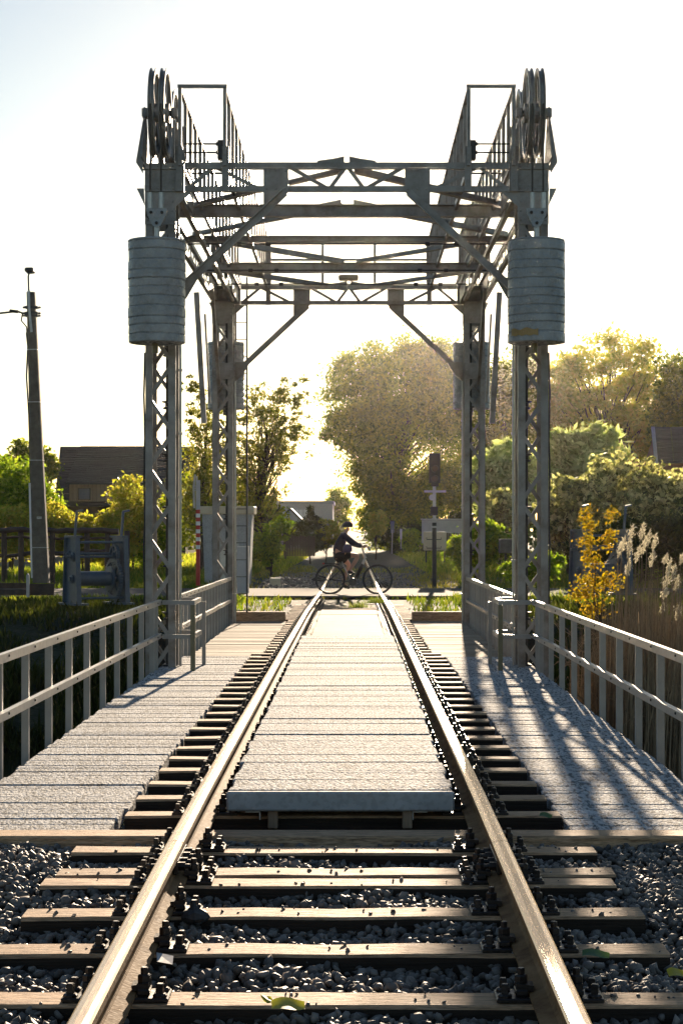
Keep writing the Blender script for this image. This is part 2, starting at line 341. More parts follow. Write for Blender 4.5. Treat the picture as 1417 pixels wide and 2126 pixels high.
# ------------------------------------------------------------------ track
track = thing('railway_track', (0, 8, -0.4), 'rusty steel rails on weathered wooden sleepers running straight to the horizon', 'railway track')
RX = 0.75
def rail_profile():
    h = [(-0.070, -0.150), (-0.070, -0.139), (-0.018, -0.122), (-0.009, -0.108), (-0.009, -0.050), (-0.036, -0.038), (-0.0375, -0.008), (-0.030, -0.001), (-0.012, 0.002)]
    return h + [(-x, z) for x, z in h[::-1]]
prof = rail_profile()
def make_rail(cx, stations, label=None):
    mb = MB(); n = len(prof); base = 0
    for y in stations:
        z = railz(y)
        for (u, v) in prof: mb.v.append((cx + u, y, z + v))
    for i in range(len(stations) - 1):
        for k in range(n):
            k2 = (k + 1) % n
            top = prof[k][1] > -0.012 and prof[k2][1] > -0.012
            mb.f.append((i*n+k, i*n+k2, (i+1)*n+k2, (i+1)*n+k)[::-1]); mb.m.append(0 if top else 1)
    mb.f.append(tuple(range(n))); mb.m.append(1); mb.f.append(tuple((len(stations)-1)*n + k for k in range(n))[::-1]); mb.m.append(1)
    return mb.build('rail', [M['railtop'], M['railside']], track, label=label)
for s in (-1, 1):
    make_rail(s * RX, [2.0, 4, 5.75, 6.5, 7.3, 8.0, 8.885])
    make_rail(s * RX, [8.895, 9.5, 10.5, 14, 19, 23.6, 29, 34, 38, 43, 46.5, 50, 54, 60, 75, 95, 130])

def sleeper_mesh(L, W, H, i):
    mb = MB(); r_ = random.Random(100 + i); n = 9
    # slightly uneven log-sawn beam: stations along x
    vs = []
    for k in range(n):
        x = -L/2 + L * k / (n - 1); dz = r_.uniform(-.003, .003); dy = r_.uniform(-.004, .004); c = 0.010 + r_.uniform(0, .006)
        vs += [(x, -W/2 + dy, -H), (x, -W/2 + dy, -c + dz), (x, -W/2 + c + dy, dz), (x, W/2 - c + dy, dz + r_.uniform(-.003, .003)), (x, W/2 + dy, -c + dz), (x, W/2 + dy, -H)]
    fs = []
    for k in range(n - 1):
        for q in range(6):
            q2 = (q + 1) % 6; fs.append((k*6+q, k*6+q2, (k+1)*6+q2, (k+1)*6+q)[::-1])
    fs.append(tuple(range(6))); fs.append(tuple((n-1)*6 + q for q in range(6))[::-1])
    mb.add([(x, y, z) for x, y, z in vs], fs)
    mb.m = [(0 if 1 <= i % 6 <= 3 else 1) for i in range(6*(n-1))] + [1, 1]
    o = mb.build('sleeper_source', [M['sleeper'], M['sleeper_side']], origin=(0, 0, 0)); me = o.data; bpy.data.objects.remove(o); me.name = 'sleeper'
    return me
def hexn(mb, x, y, z0, z1, r, n=6, rot=0.3):
    b = len(mb.v)
    for z, rr in ((z0, r), (z1 - r * 0.2, r), (z1, r * 0.75)):
        for k in range(n): t = rot + 2 * math.pi * k / n; mb.v.append((x + rr * math.cos(t), y + rr * math.sin(t), z))
    for i in range(2):
        for k in range(n): mb.f.append((b+i*n+k, b+i*n+(k+1) % n, b+(i+1)*n+(k+1) % n, b+(i+1)*n+k)); mb.m.append(0)
    mb.f.append(tuple(b + 2*n + k for k in range(n))); mb.m.append(0)
def fastening_mesh(detail=True):
    mb = MB(); mb.cbox((-0.185, -0.075, 0), (0.185, 0.075, 0.016), 0.004)
    for s in (-1, 1):
        mb.cbox((s*0.072, -0.045, 0.016), (s*0.118, 0.045, 0.040), 0.006)
        mb.bar((s*0.055, 0, 0.042), (s*0.115, 0, 0.050), 0.075, 0.020)
        hexn(mb, s*0.096, 0, 0.045, 0.085, 0.024); hexn(mb, s*0.096, 0, 0.085, 0.108, 0.014, 6)
        if detail:
            for dy in (-0.045, 0.045):
                hexn(mb, s*0.155, dy, 0.016, 0.028, 0.026, 8); hexn(mb, s*0.155, dy, 0.028, 0.062, 0.0165, 4, 0.6)
    o = mb.build('rail_fastening', M['iron'], origin=(0, 0, 0)); me = o.data; bpy.data.objects.remove(o); return me
fast_me = fastening_mesh()
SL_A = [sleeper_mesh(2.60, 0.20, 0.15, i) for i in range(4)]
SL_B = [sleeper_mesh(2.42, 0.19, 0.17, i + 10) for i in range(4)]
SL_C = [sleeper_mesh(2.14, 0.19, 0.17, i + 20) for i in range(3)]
def add_sleeper(y, meshes, dx=0, fast=True):
    me = rnd.choice(meshes); z = railz(y) - 0.166
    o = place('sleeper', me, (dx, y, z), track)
    o.rotation_euler = (0, 0, rnd.uniform(-.006, .006))
    if fast:
        for s in (-1, 1):
            f_ = bpy.data.objects.new('rail_fastening', fast_me); C.objects.link(f_); f_.parent = o; f_.location = (s * RX - dx, 0, 0.0005)
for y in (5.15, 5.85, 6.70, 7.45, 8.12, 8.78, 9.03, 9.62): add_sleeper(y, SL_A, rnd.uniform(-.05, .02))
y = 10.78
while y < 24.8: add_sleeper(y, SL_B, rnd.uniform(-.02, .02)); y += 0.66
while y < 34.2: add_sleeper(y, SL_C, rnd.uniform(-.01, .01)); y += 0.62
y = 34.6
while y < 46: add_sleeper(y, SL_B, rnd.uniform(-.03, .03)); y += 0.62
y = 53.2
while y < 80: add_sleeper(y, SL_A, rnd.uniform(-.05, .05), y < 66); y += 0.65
for s in (-1, 1):                                # fishplates with bolts at the joint
    for side in (-1, 1):
        mb = MB(); x0 = s * RX + side * 0.012
        mb.cbox((x0, 8.66, railz(8.9) - 0.115), (x0 + side * 0.022, 9.13, railz(8.9) - 0.048), 0.005)
        for yy in (8.70, 8.82, 8.97, 9.09):
            mb.lathe([(0.021, 0), (0.021, side * 0.030), (0.012, side * 0.031), (0.012, side * 0.055), (0.0, side * 0.055)], (x0 + side * 0.022, yy, railz(8.9) - 0.082), 'x', 6)
        mb.build('fishplate', M['iron'], track)
# abutment timbers
for (y0, nm, lab, xw) in ((10.02, 'abutment_beam', 'long dark timber beam across the near end of the bridge, before the concrete decking', 3.1), (34.05, 'abutment_beam', 'dark timber beam across the far end of the bridge, beyond the pale boards', 2.6)):
    for s in ([0] if y0 < 20 else [-1, 1]):
        mb = MB()
        if s == 0: mb.cbox((-xw, y0 - .0, -0.45), (xw, y0 + .22, railz(10) - 0.166), 0.012, 0.003)
        else: mb.cbox((s * 1.12, y0, -0.5), (s * xw, y0 + .2, -0.02), 0.012, 0.003)
        l2 = lab if s == 0 else lab + (' left of the rails' if s < 0 else ' right of the rails')
        mb.build(nm, M['sleeper'], label=l2, cat='beam')
for s, w_ in ((-1, 'left'), (1, 'right')):       # planks left and right of the track beyond the far beam
    mb = MB(); mb.cbox((s * 1.25, 35.2, -0.30), (s * 2.3, 35.5, -0.13), 0.01, 0.01); mb.build('timber_baulk', M['sleeper'], label='short timber lying in the grass past the far bridge end, %s of the rails' % w_, cat='timber')
mb = MB(); mb.box((-3.4, 10.0, -3.4), (3.4, 10.2, -0.455)); mb.build('abutment_wall', M['soil'], label='dark near abutment wall below the timber beam', cat='wall')
mb = MB(); mb.box((-3.4, 34.3, -3.4), (3.4, 34.6, -0.48)); mb.build('abutment_wall', M['soil'], label='dark far abutment wall below the bridge end', cat='wall')

# ------------------------------------------------------------------ bridge girders and decks
for s, w_ in ((-1, 'left'), (1, 'right')):
    for x, q in ((0.80, 'inner'), (2.0, 'outer')):
        mb = MB(); x *= s
        mb.box((x - .10, 10.25, -0.42), (x + .10, 34.0, -0.345)); mb.box((x - .012, 10.25, -0.95), (x + .012, 34.0, -0.423)); mb.box((x - .10, 10.25, -0.98), (x + .10, 34.0, -0.953))
        mb.build('bridge_girder', M['steel_dark'], label='%s steel girder carrying the %s side of the bridge' % (q, w_), cat='girder')
def plank_set(root, x0, x1, y0, y1, zt, th, mat, wds, name, gap=0.010, jx=0.012):
    W = x1 - x0; ms = {}
    for wd in wds:
        for i in range(3):
            mb = MB(); mb.cbox((-W/2, -wd/2 + gap/2, -th), (W/2, wd/2 - gap/2, 0), 0.007, 0.002)
            o = mb.build(name, mat, origin=(0, 0, 0)); ms[(wd, i)] = o.data; bpy.data.objects.remove(o)
    y = y0
    while y < y1 - 0.05:
        wd = rnd.choice(wds)
        if y + wd > y1 + .03: wd = min(wds)
        o = place(name, ms[(wd, rnd.randrange(3))], ((x0 + x1)/2 + rnd.uniform(-jx, jx), y + wd/2, zt + rnd.uniform(-.004, .004) + railz(y)), root)
        o.rotation_euler = (rnd.uniform(-.006, .006), rnd.uniform(-.0015, .0015), rnd.uniform(-.0015, .0015))
        y += wd
DZ = -0.185
for s, w_ in ((-1, 'left'), (1, 'right')):
    t = thing('concrete_deck', (s * 1.7, 17, DZ), 'speckled grey concrete plank walkway on the %s side of the near rails' % w_, 'decking', 'concrete walkways of the bridge')
    a, b = sorted((s * 1.235, s * 2.19)); plank_set(t, a, b, 10.30, 24.3, DZ, 0.07, M['concrete'], [0.12, 0.18, 0.18, 0.25], 'concrete_plank')
    t = thing('timber_deck', (s * 1.55, 29, DZ), 'pale wooden board walkway between the gantry legs, %s of the rails' % w_, 'decking', 'timber walkways of the bridge')
    a, b = sorted((s * 1.10, s * 2.0)); plank_set(t, a, b, 24.31, 33.9, DZ, 0.06, M['timber'], [0.14, 0.19, 0.22], 'deck_board', gap=0.008)
    mb = MB()
    for yy in np.arange(10.9, 33.8, 1.2): mb.box((s*1.0, yy, -0.344), (s*2.2, yy+.07, DZ - 0.078))
    mb.build('deck_bearer', M['steel_dark'], t, kind='stuff')
t = thing('centre_deck', (0, 18, -.1), 'raised speckled concrete panel lying between the two rails', 'decking')
a = -0.615; plank_set(t, a, -a, 10.62, 26.0, -0.012, 0.095, M['concrete'], [0.12, 0.20, 0.32, 0.40], 'concrete_plank', gap=0.009)
mb = MB(); mb.cbox((-0.625, 10.56, -0.115), (0.625, 10.615, -0.008), 0.010, 0.002); mb.build('edge_panel', M['concrete_edge'], t)
for x in (-0.37, 0.37):
    mb = MB(); mb.cbox((x - .027, 10.60, -0.215), (x + .027, 26, -0.118), 0.004); mb.build('bearer', M['cladding'], t)
for x in (-0.47, 0.45):
    mb = MB(); mb.box((x - .05, 10.585, -0.124), (x + .03, 10.70, -0.119)); sx = x + .03 if x < 0 else x - .05
    mb.box((sx - .003, 10.585, -0.165), (sx + .003, 10.70, -0.125)); mb.build('bracket', M['galv'], t)
t = thing('timber_centre_deck', (0, 31, -.1), 'pale worn boards lying between the rails past the concrete panel', 'decking')
yy = 26.03
for wd in (1.15, 1.3, 2.4, 2.2, 2.0):
    mb = MB(); mb.cbox((-0.50, yy + .01, -0.075 + railz(yy)), (0.50, yy + wd - .03, -0.03 + railz(yy) + rnd.uniform(-.006, .012)), 0.008, 0.004); mb.build('deck_board', M['timber'], t)
    for s in (-1, 1):
        mb = MB(); mb.cbox((s*0.505, yy + .02, -0.09 + railz(yy)), (s*0.575, yy + wd - .04, -0.045 + railz(yy)), 0.008, 0.01); mb.build('side_batten', M['timber'], t)
    yy += wd

# ------------------------------------------------------------------ railings
def railing(pts, posts, label, ztop=0.62, zmid=0.235, zfoot=-0.30, base=None, mat=None, s=1):
    """pts: polyline (x,y) of the rail; posts: list of (x,y)"""
    mat = mat or M['railing']
    t = thing('railing', (pts[0][0], pts[0][1], -0.2), label, 'railing', None)
    for zz, nm, hh in ((ztop, 'handrail', 0.058), (zmid, 'mid_rail', 0.052)):
        for (a, b) in zip(pts[:-1], pts[1:]):
            za = railz(a[1]) * 1.0; zb = railz(b[1])
            MB().bar((a[0], a[1], zz - hh/2 + za), (b[0], b[1], zz - hh/2 + zb), 0.044, hh).build(nm, mat, t)
    bt = MB(); me = None
    for (x, y_) in posts:
        z1 = ztop - 0.06 + railz(y_)
        if me is None:
            mb = MB(); sx = -s
            mb.box((-.024, -.003, 0), (.024, .003, z1 - zfoot)); mb.box((sx*.024 - .003, -.003, 0), (sx*.024 + .003, .045, z1 - zfoot))
            o = mb.build('post', mat, t, origin=(0, 0, 0)); me = o.data; bpy.data.objects.remove(o)
        place('post', me, (x - s * 0.0 + s * 0.046, y_, zfoot), t)
        for zz in (ztop - 0.029, zmid - 0.026):
            bt.lathe([(0.010, 0), (0.009, -s*0.008), (0.0, -s*0.010)], (x - s * 0.022, y_ + 0.02, zz + railz(y_)), 'x', 6)
    if posts: bt.build('bolts', M['iron'], t, kind='stuff')
    return t
def RXf(y): return 2.225 - (y - 12.7) * 0.010
for s, w_ in ((-1, 'left'), (1, 'right')):
    py = [9.76 + 0.985 * k for k in range(13)]
    railing([(s * RXf(9.0), 9.0), (s * RXf(22.0), 22.0)], [(s * RXf(y), y) for y in py[1:]] + [(s * RXf(21.96), 21.96)], 'long near grey steel railing along the %s edge of the concrete deck' % w_, s=s)
    railing([(s * 2.06, 23.05), (s * 2.03, 33.5)], [(s * 2.05, 23.1 + 0.62 * k) for k in range(17)], 'far grey steel railing between the two gantry legs on the %s side' % w_, s=s)
    # frame jogging round the column foot
    mt = M['railing']
    t = thing('guard_frame', (s * 1.8, 22, -.2), 'small projecting railing frame round the foot of the %s front gantry leg' % w_, 'railing', None)
    for zz, nm in ((0.60, 'top_bar'), (0.21, 'lower_bar')):
        MB().bar((s*2.10, 21.98, zz), (s*1.775, 21.98, zz), 0.035, 0.05).build(nm, mt, t)
        MB().bar((s*1.75, 21.96, zz), (s*1.75, 22.95, zz), 0.04, 0.05).build(nm, mt, t)
        MB().bar((s*1.775, 22.97, zz), (s*2.06, 22.97, zz), 0.035, 0.05).build(nm, mt, t)
    o = MB(); o.box((s*1.75-.027, 21.93, -0.18), (s*1.75+.027, 21.975, 0.574)); o.build('post', M['olive'], t, label='olive painted post')
    o = MB(); o.box((s*1.70-.022, 22.90, -0.18), (s*1.70+.022, 22.945, 0.575)); o.build('post', mt, t)

# ------------------------------------------------------------------ lift bridge gantry
G = thing('lift_bridge_gantry', (0, 28, -2.6), 'tall grey riveted steel gantry with four lattice legs straddling the railway', 'gantry')
ZT, ZB = 5.70, 5.36
St = M['steel']
XI, XO = 1.99, 2.34
def Yf(v, rear): return 33.6 - v if rear else 22.4 + v
def rivet(mb, x, y, z, axis='y', sgn=-1, r=0.015):
    mb.lathe([(r, 0), (r * 0.75, sgn * r * 0.6), (0, sgn * r * 0.75)], (x, y, z), axis, 6)
def sub(parent, name, mb, mat=None, **k): return mb.build(name, mat or St, parent, **k)
def column(s, rear):
    yo, yi = Yf(0, rear), Yf(0.5, rear); d = 1 if not rear else -1
    root = MB(); zb, zt = -2.9, ZB + 0.02
    w_ = 0.085; t_ = 0.012
    for x, sx in ((XI, 1), (XO, -1)):
        for y_, sy in ((yo, d), (yi, -d)):
            xx = s * x; ax = sx * s
            # L corner angle with legs along x and y
            root.box((min(xx, xx + ax*w_), min(y_, y_ + sy*t_), zb), (max(xx, xx + ax*w_), max(y_, y_ + sy*t_), zt))
            root.box((min(xx, xx + ax*t_), min(y_ + sy*t_, y_ + sy*w_), zb), (max(xx, xx + ax*t_), max(y_ + sy*t_, y_ + sy*w_), zt))
    col = root.build('column', St, G)
    hp = 0.405; z = -2.7; k = 0
    e = 0.022
    while z + hp < 5.05:
        xa, xb = (XI + 0.055, XO - 0.055) if (k % 2 == 0) else (XO - 0.055, XI + 0.055)
        up = (0, d, 0)
        sub(col, 'lattice_bar', MB().angle((s*xa, yo + d*0.020, z + hp - e*1.5), (s*xb, yo + d*0.020, z + e), 0.046, 0.009, up))
        sub(col, 'lattice_bar', MB().angle((s*xb, yi - d*0.020, z + hp - e*1.5), (s*xa, yi - d*0.020, z + e), 0.046, 0.009, (0, -d, 0)))
        z += hp; k += 1
    z = -2.7; k = 0; hp = 0.52
    while z + hp < 5.05:
        ya, yb = (yo + d*.06, yi - d*.06) if k % 2 == 0 else (yi - d*.06, yo + d*.06)
        for x, ox in ((XI, 1), (XO, -1)):
            sub(col, 'lattice_bar', MB().bar((s*(x + ox*0.018), ya, z + hp - e), (s*(x + ox*0.018), yb, z + e), 0.04, 0.009, (1, 0, 0)))
        z += hp; k += 1
    # batten plates
    for (z0, z1) in ((4.98, 5.355), (4.02, 4.30)):
        for yy, dd in ((yo, -d), (yi, d)):
            if not rear and yy == yo and z0 < 4.5: continue
            mb = MB(); mb.cbox((s*(XI-.004), yy + dd*0.003, z0), (s*(XO+.004), yy + dd*0.016, z1), 0.003)
            for zz in np.arange(z0 + .05, z1 - .02, .11):
                for x in (XI + .03, XO - .03): rivet(mb, s*x, yy + dd*0.016, zz, 'y', dd)
            sub(col, 'batten_plate', mb)
    mb = MB()
    for zz in np.arange(4.2, 5.3, 0.105):
        for yy in (0.035, 0.40): rivet(mb, s*XI, Yf(yy + (0.03 if int(zz*9.5) % 2 else 0), rear), zz, 'x', -s)
    sub(col, 'rivets', mb, kind='stuff')
    # guide rod with collars inside and conduit on the inner face
    mb = MB(); xg = s * 2.10; yg = Yf(0.27, rear)
    mb.tube([(xg, yg, -2.5), (xg, yg, 5.1)], 0.028, 8)
    for zz in np.arange(-0.2, 4.2, 0.62):
        mb.lathe([(0, -.05), (0.06, -.05), (0.06, -.03), (0.036, -.02), (0.036, .02), (0.075, .03), (0.075, .045), (0, .05)], (xg, yg, zz), 'z', 8)
    sub(col, 'guide_rod', mb, M['steel_dark'])
    mb = MB(); xc = s * (XI - 0.03); yc = Yf(0.32, rear)
    mb.tube([(xc, yc, -0.2), (xc, yc, 4.0)], 0.014, 8)
    for zz in np.arange(0.3, 4, 0.75): mb.box((xc - .022, yc - .022, zz), (xc + .022, yc + .022, zz + .03))
    sub(col, 'conduit', mb, M['galv'])
    mb = MB(); xc = s * (XO + 0.022); yc = Yf(0.1, rear)
    pts = [(xc + s*0.006*math.sin(i*1.7), yc, 0.0 + 0.25*i) for i in range(15)]
    mb.tube(pts, 0.012, 6); sub(col, 'cable', mb, M['steel_dark'])
    return col
for rear in (False, True):
    for s in (-1, 1): column(s, rear)

def sheave(xc, yc, zc, parent):
    r = 0.52
    mb = MB()
    mb.lathe([(r, -.034), (r, -.024), (r - .035, -.012), (r - .035, .012), (r, .024), (r, .034), (r - .055, .034), (r - .085, .016), (r - .085, -.016), (r - .055, -.034)], (xc, yc, zc), 'x', 48, True)
    w = mb.build('sheave_wheel', St, parent, smooth=False)
    for k in range(6):
        t = k * math.pi / 3 + 0.3; c, sn = math.cos(t), math.sin(t)
        sub(w, 'spoke', MB().bar((xc, yc + c*.10, zc + sn*.10), (xc, yc + c*(r - .08), zc + sn*(r - .08)), 0.07, 0.022, (1, 0, 0)))
    sub(w, 'hub', MB().lathe([(0, -.055), (.115, -.05), (.115, .05), (0, .055)], (xc, yc, zc), 'x', 16))
for rear in (False, True):
    d = -1 if rear else 1
    for s in (-1, 1):
        for v in (0.12, 1.18):
            yc = Yf(v, rear); zc = 6.30
            for x in (2.118, 2.242): sheave(s * x, yc, zc, G)
            sub(G, 'axle', MB().lathe([(0, -.20), (.035, -.20), (.035, .20), (0, .20)], (s*2.18, yc, zc), 'x', 12), M['steel_dark'])
            for x in (2.01, 2.355):
                mb = MB(); mb.prism([(yc - .42, 5.71), (yc + .42, 5.71), (yc + .10, 6.26), (yc + .07, 6.36), (yc - .07, 6.36), (yc - .10, 6.26)], s*x - .009, s*x + .009, 'x')
                mb.cbox((s*x - .035, yc - .07, 6.245), (s*x + .035, yc + .07, 6.355), 0.01)
                sub(G, 'bearing_stand', mb)
        # outer triangular wing and lower cheek
        y0 = Yf(-0.02, rear)
        mb = MB(); mb.prism([(s*2.366, 6.20), (s*2.445, 5.725), (s*2.445, 5.70), (s*2.366, 5.57)], y0, y0 + d*.015, 'y'); mb.box((s*2.368, min(y0+d*.016, y0 + d*.5), 5.70), (s*2.44, max(y0+d*.016, y0 + d*.5), 5.715)); sub(G, 'wing_plate', mb)
        mb = MB(); mb.prism([(s*1.996, 6.20), (s*1.86, 5.72), (s*1.996, 5.72)], y0, y0 + d*.015, 'y'); sub(G, 'wing_plate', mb)
        mb = MB(); mb.prism([(s*2.355, 5.40), (s*2.44, 5.40), (s*2.345, 5.20)], y0, y0 + d*.015, 'y'); sub(G, 'wing_plate', mb)
        # head box plates
        mb = MB(); ya, yb = sorted((Yf(-0.012, rear), Yf(0.004, rear)))
        xa, xb = sorted((s*1.885, s*2.345))
        mb.box((xa, ya, ZB + .073), (xb, yb, ZT - .082))
        h = sub(G, 'head_plate', mb)
        for zz in (ZT - .078, ZB + .002):
            m2 = MB(); ya2, yb2 = sorted((Yf(-0.034, rear), Yf(0.035, rear))); m2.box((xa - .0, ya2, zz), (xb, yb2, zz + .07))
            for x in np.arange(1.93, 2.33, 0.085): rivet(m2, s*x, ya2 if not rear else yb2, zz + .035, 'y', -d)
            sub(h, 'flange', m2)
        # gusset between head and leg on the inner side
        mb = MB(); ya, yb = sorted((Yf(-0.017, rear), Yf(-0.004, rear))); mb.prism([(s*2.34, 5.355), (s*1.80, 5.355), (s*1.86, 5.30), (s*1.985, 5.19), (s*1.985, 4.98), (s*2.34, 4.98)], ya, yb, 'y'); sub(G, 'gusset_plate', mb)
        # vertical angles on the head
        for x in (1.94, 1.405):
            mb = MB(); ya, yb = sorted((Yf(-0.075, rear), Yf(-0.036, rear))); mb.box((s*x - .04, ya, ZB), (s*x + .04, yb, 5.88)); sub(G, 'upright_angle', mb)
        # head side girders
        for x in (1.93, 2.30):
            mb = MB(); ya, yb = sorted((Yf(0.04, rear), Yf(2.9, rear)))
            mb.box((s*x - .006, ya, ZB + .03), (s*x + .006, yb if v < 0 else sorted((Yf(1.75, rear), Yf(0.04, rear)))[1 if not rear else 1], ZT - .012)) if False else mb.box((s*x - .006, min(Yf(.04, rear), Yf(1.75, rear)), ZB + .03), (s*x + .006, max(Yf(.04, rear), Yf(1.75, rear)), ZT - .012))
            mb.box((s*x - .045, min(Yf(.04, rear), Yf(1.75, rear)), ZT - .011), (s*x + .045, max(Yf(.04, rear), Yf(1.75, rear)), ZT + .004))
            sub(G, 'head_girder', mb)
# cross portals
def portal(rear):
    d = -1 if rear else 1
    yo = Yf(0.0, rear)
    t = MB(); xe = 1.882
    ya, yb = sorted((yo - d*.030, yo + d*.030))
    t.box((-xe, ya, ZT - .076), (xe, yb, ZT - .064)); t.box((-xe, ya, ZT - .063), (xe, ya + .010, ZT)); t.box((-xe, ya + .011, ZT - .010), (xe, yb, ZT))
    pr = t.build('portal_chord', St, G)
    t = MB(); t.box((-xe, ya, ZB), (xe, ya + .010, ZB + .066)); t.box((-xe, ya + .011, ZB), (xe, yb, ZB + .010)); t.build('portal_chord', St, G)
    segs = [(-1.45, -1.08), (-.62, -.24), (-.20, .06), (.06+.0, -.0)]
    zz0, zz1 = ZB + .05, ZT - .06
    bars = [(-1.52, zz1, -1.02, zz0), (-.60, zz1, -.22, zz0), (-.16, zz0, .0, zz1 + .0)]
    bars = [(-1.50, zz1, -1.05, zz0), (-1.84, zz0, -1.56, zz1), (-.63, zz1, -.27, zz0), (-.22, zz0, .04, zz1), (.12, zz1, .42, zz0)]
    allb = [(-1.84, zz0, -1.56, zz1), (-1.50, zz1, -1.05, zz0), (-.64, zz1, -.24, zz0), (-.19, zz0, -.02, zz1), (.02, zz1, .19, zz0), (.24, zz0, .64, zz1), (1.05, zz0, 1.50, zz1), (1.56, zz1, 1.84, zz0)]
    for (xa, za, xb, zb_) in allb:
        sub(pr, 'diagonal_bar', MB().angle((xa, yo + d*.005, za), (xb, yo + d*.005, zb_), 0.045, 0.008, (0, d, 0)))
    for s in (-1, 1):
        mb = MB(); ya2, yb2 = sorted((yo - d*.044, yo - d*.032))
        mb.prism([(s*.965, ZT - .07), (s*.675, ZT - .07), (s*.675, ZB), (s*.83, 5.18), (s*.965, 5.18)], ya2, yb2, 'y')
        for (x, z) in [(.93, ZT - .10), (.82, ZT - .10), (.71, ZT - .10), (.93, ZB + .03), (.82, ZB + .03), (.71, ZB + .03), (.86, 5.24), (.80, 5.29)]:
            rivet(mb, s*x, ya2 if not rear else yb2, z, 'y', -d)
        sub(G, 'gusset_plate', mb)
        # knee brace
        mb = MB(); mb.angle((s*.72, yo - d*.055, 5.345), (s*1.99, yo - d*.055, 4.16), 0.088, 0.012, (0, -d, 0)); kb = sub(G, 'knee_brace', mb)
        mb = MB(); mb.prism([(s*1.72, 4.36), (s*1.985, 4.36), (s*1.985, 4.02), (s*1.86, 4.12)], ya2, yb2, 'y'); sub(G, 'gusset_plate', mb)
        mb = MB(); mb.bar((s*.05, yo, ZT + .045), (s*.34, yo, ZT + .005), 0.05, 0.03); mb.prism([(s*.03, ZT + .002), (s*.03, ZT + .075), (s*.30, ZT + .012), (s*.30, ZT + .002)], yo - .02, yo + .02, 'y'); sub(G, 'ridge_plate', mb)
portal(False); portal(True)
for yb_, h in ((25.3, .16), (28.0, .085), (30.8, .16)):
    mb = MB(); mb.box((-2.36, yb_ - .006, ZT - h + .010), (2.36, yb_ + .006, ZT - .010)); mb.box((-2.36, yb_ - .06, ZT - .0098), (2.36, yb_ + .06, ZT)); mb.box((-2.36, yb_ - .06, ZT - h), (2.36, yb_ + .06, ZT - h + .0098))
    for s in (-1, 1):
        for x in (1.9, 2.0):
            for z in (.04, h - .04): rivet(mb, s*x, yb_ - .006, ZT - z, 'y', -1)
    if h > .1 and yb_ < 29:
        for s in (-1, 1): mb.prism([(s*.08, ZT + .001), (s*.08, ZT + .07), (s*.36, ZT + .012), (s*.36, ZT + .001)], yb_ - .02, yb_ + .02, 'y')
    sub(G, 'cross_beam', mb)
def brace(a, b, zz=ZT - .19): return sub(G, 'wind_brace', MB().angle((a[0], a[1], zz), (b[0], b[1], zz), 0.09, 0.010, (0, 0, 1)))
for s in (-1, 1):
    brace((s*.06, 22.45), (s*2.25, 25.2), ZT - .10)
    brace((s*.10, 25.4), (s*2.28, 27.9), ZT - .02); brace((s*2.28, 28.1), (s*.10, 30.7), ZT - .02)
    brace((s*2.25, 30.9), (s*.06, 33.5), ZT - .10)
# longitudinal side trusses
for s in (-1, 1):
    mb = MB(); x = s*2.33
    mb.box((x - .03, 24.16, ZT - .075), (x + .03, 31.84, ZT - .012)); top = sub(G, 'side_chord', mb)
    mb = MB(); mb.box((x - .03, 22.92, ZB), (x + .03, 33.08, ZB + .07)); sub(G, 'side_chord', mb)
    yy = 24.2; k = 0
    while yy < 31.7:
        a, b = (ZB + .06, ZT - .07) if k % 2 else (ZT - .07, ZB + .06)
        sub(top, 'diagonal_bar', MB().bar((x, yy, a), (x, yy + .42, b), 0.01, 0.045, (0, 0, 1))); yy += .42; k += 1
    mb = MB(); x = s*1.99; mb.box((x - .03, 22.92, ZB - .005), (x + .03, 33.08, ZB + .06)); sub(G, 'side_chord', mb)
    # long knee braces along the sides
    for (ya, yb) in ((22.95, 24.6), (33.05, 31.4)):
        sub(G, 'side_brace', MB().angle((s*2.20, ya, 3.9), (s*2.20, yb, ZB - .01), 0.07, 0.01, (s, 0, 0)))
    # leaning guide booms
    sub(G, 'guide_boom', MB().bar((s*2.20, 28.0, 4.88), (s*2.09, 28.0, 2.98), 0.075, 0.09, (0, 1, 0)).bar((s*2.10, 28.3, 4.6), (s*2.03, 28.3, 3.3), 0.03, 0.04, (0, 1, 0)))
# walkways with handrails on top
for s in (-1, 1):
    mb = MB(); xa, xb = sorted((s*1.425, s*1.90)); [mb.box((xa + .01 + q*.06, 22.45, ZT + .006), (xa + .022 + q*.06, 33.55, ZT + .03)) for q in (0, 7)]
    for x in (1.42, 1.91): mb.box((s*x - .02, 22.45, ZT - .07), (s*x + .02, 33.55, ZT + .004))
    wk = sub(G, 'walkway', mb)
    for x in (1.41, 1.93):
        sub(wk, 'handrail', MB().bar((s*x, 22.3, 6.53), (s*x, 33.6, 6.53), 0.04, 0.035))
        k = 0; yy = 22.3
        while yy < 33.7:
            sub(wk, 'post', MB().box((s*x - .021, yy - .016, ZT - .05), (s*x + .021, yy + .016, 6.512))); yy += 0.75; k += 1
    sub(wk, 'end_rail', MB().box((min(s*1.385, s*1.955), 22.275, 6.549), (max(s*1.385, s*1.955), 22.325, 6.585)))
    for (zz, yy, rr) in ((5.93, 22.45, .010), (5.84, 22.5, .010), (5.80, 23.6, .012)):
        mb = MB(); mb.tube([(s*1.43, yy, zz), (s*1.90, yy, zz)], rr, 6); mb.lathe([(0, -.03), (.022, -.02), (.022, .02), (0, .03)], (s*1.50, yy, zz), 'x', 8); sub(wk, 'tie_rod', mb, M['steel_dark'])
    mb = MB(); mb.cbox((s*1.42, 22.36, 5.74), (s*1.50, 22.5, 5.96), .01); sub(wk, 'bracket', mb, M['steel_dark'])
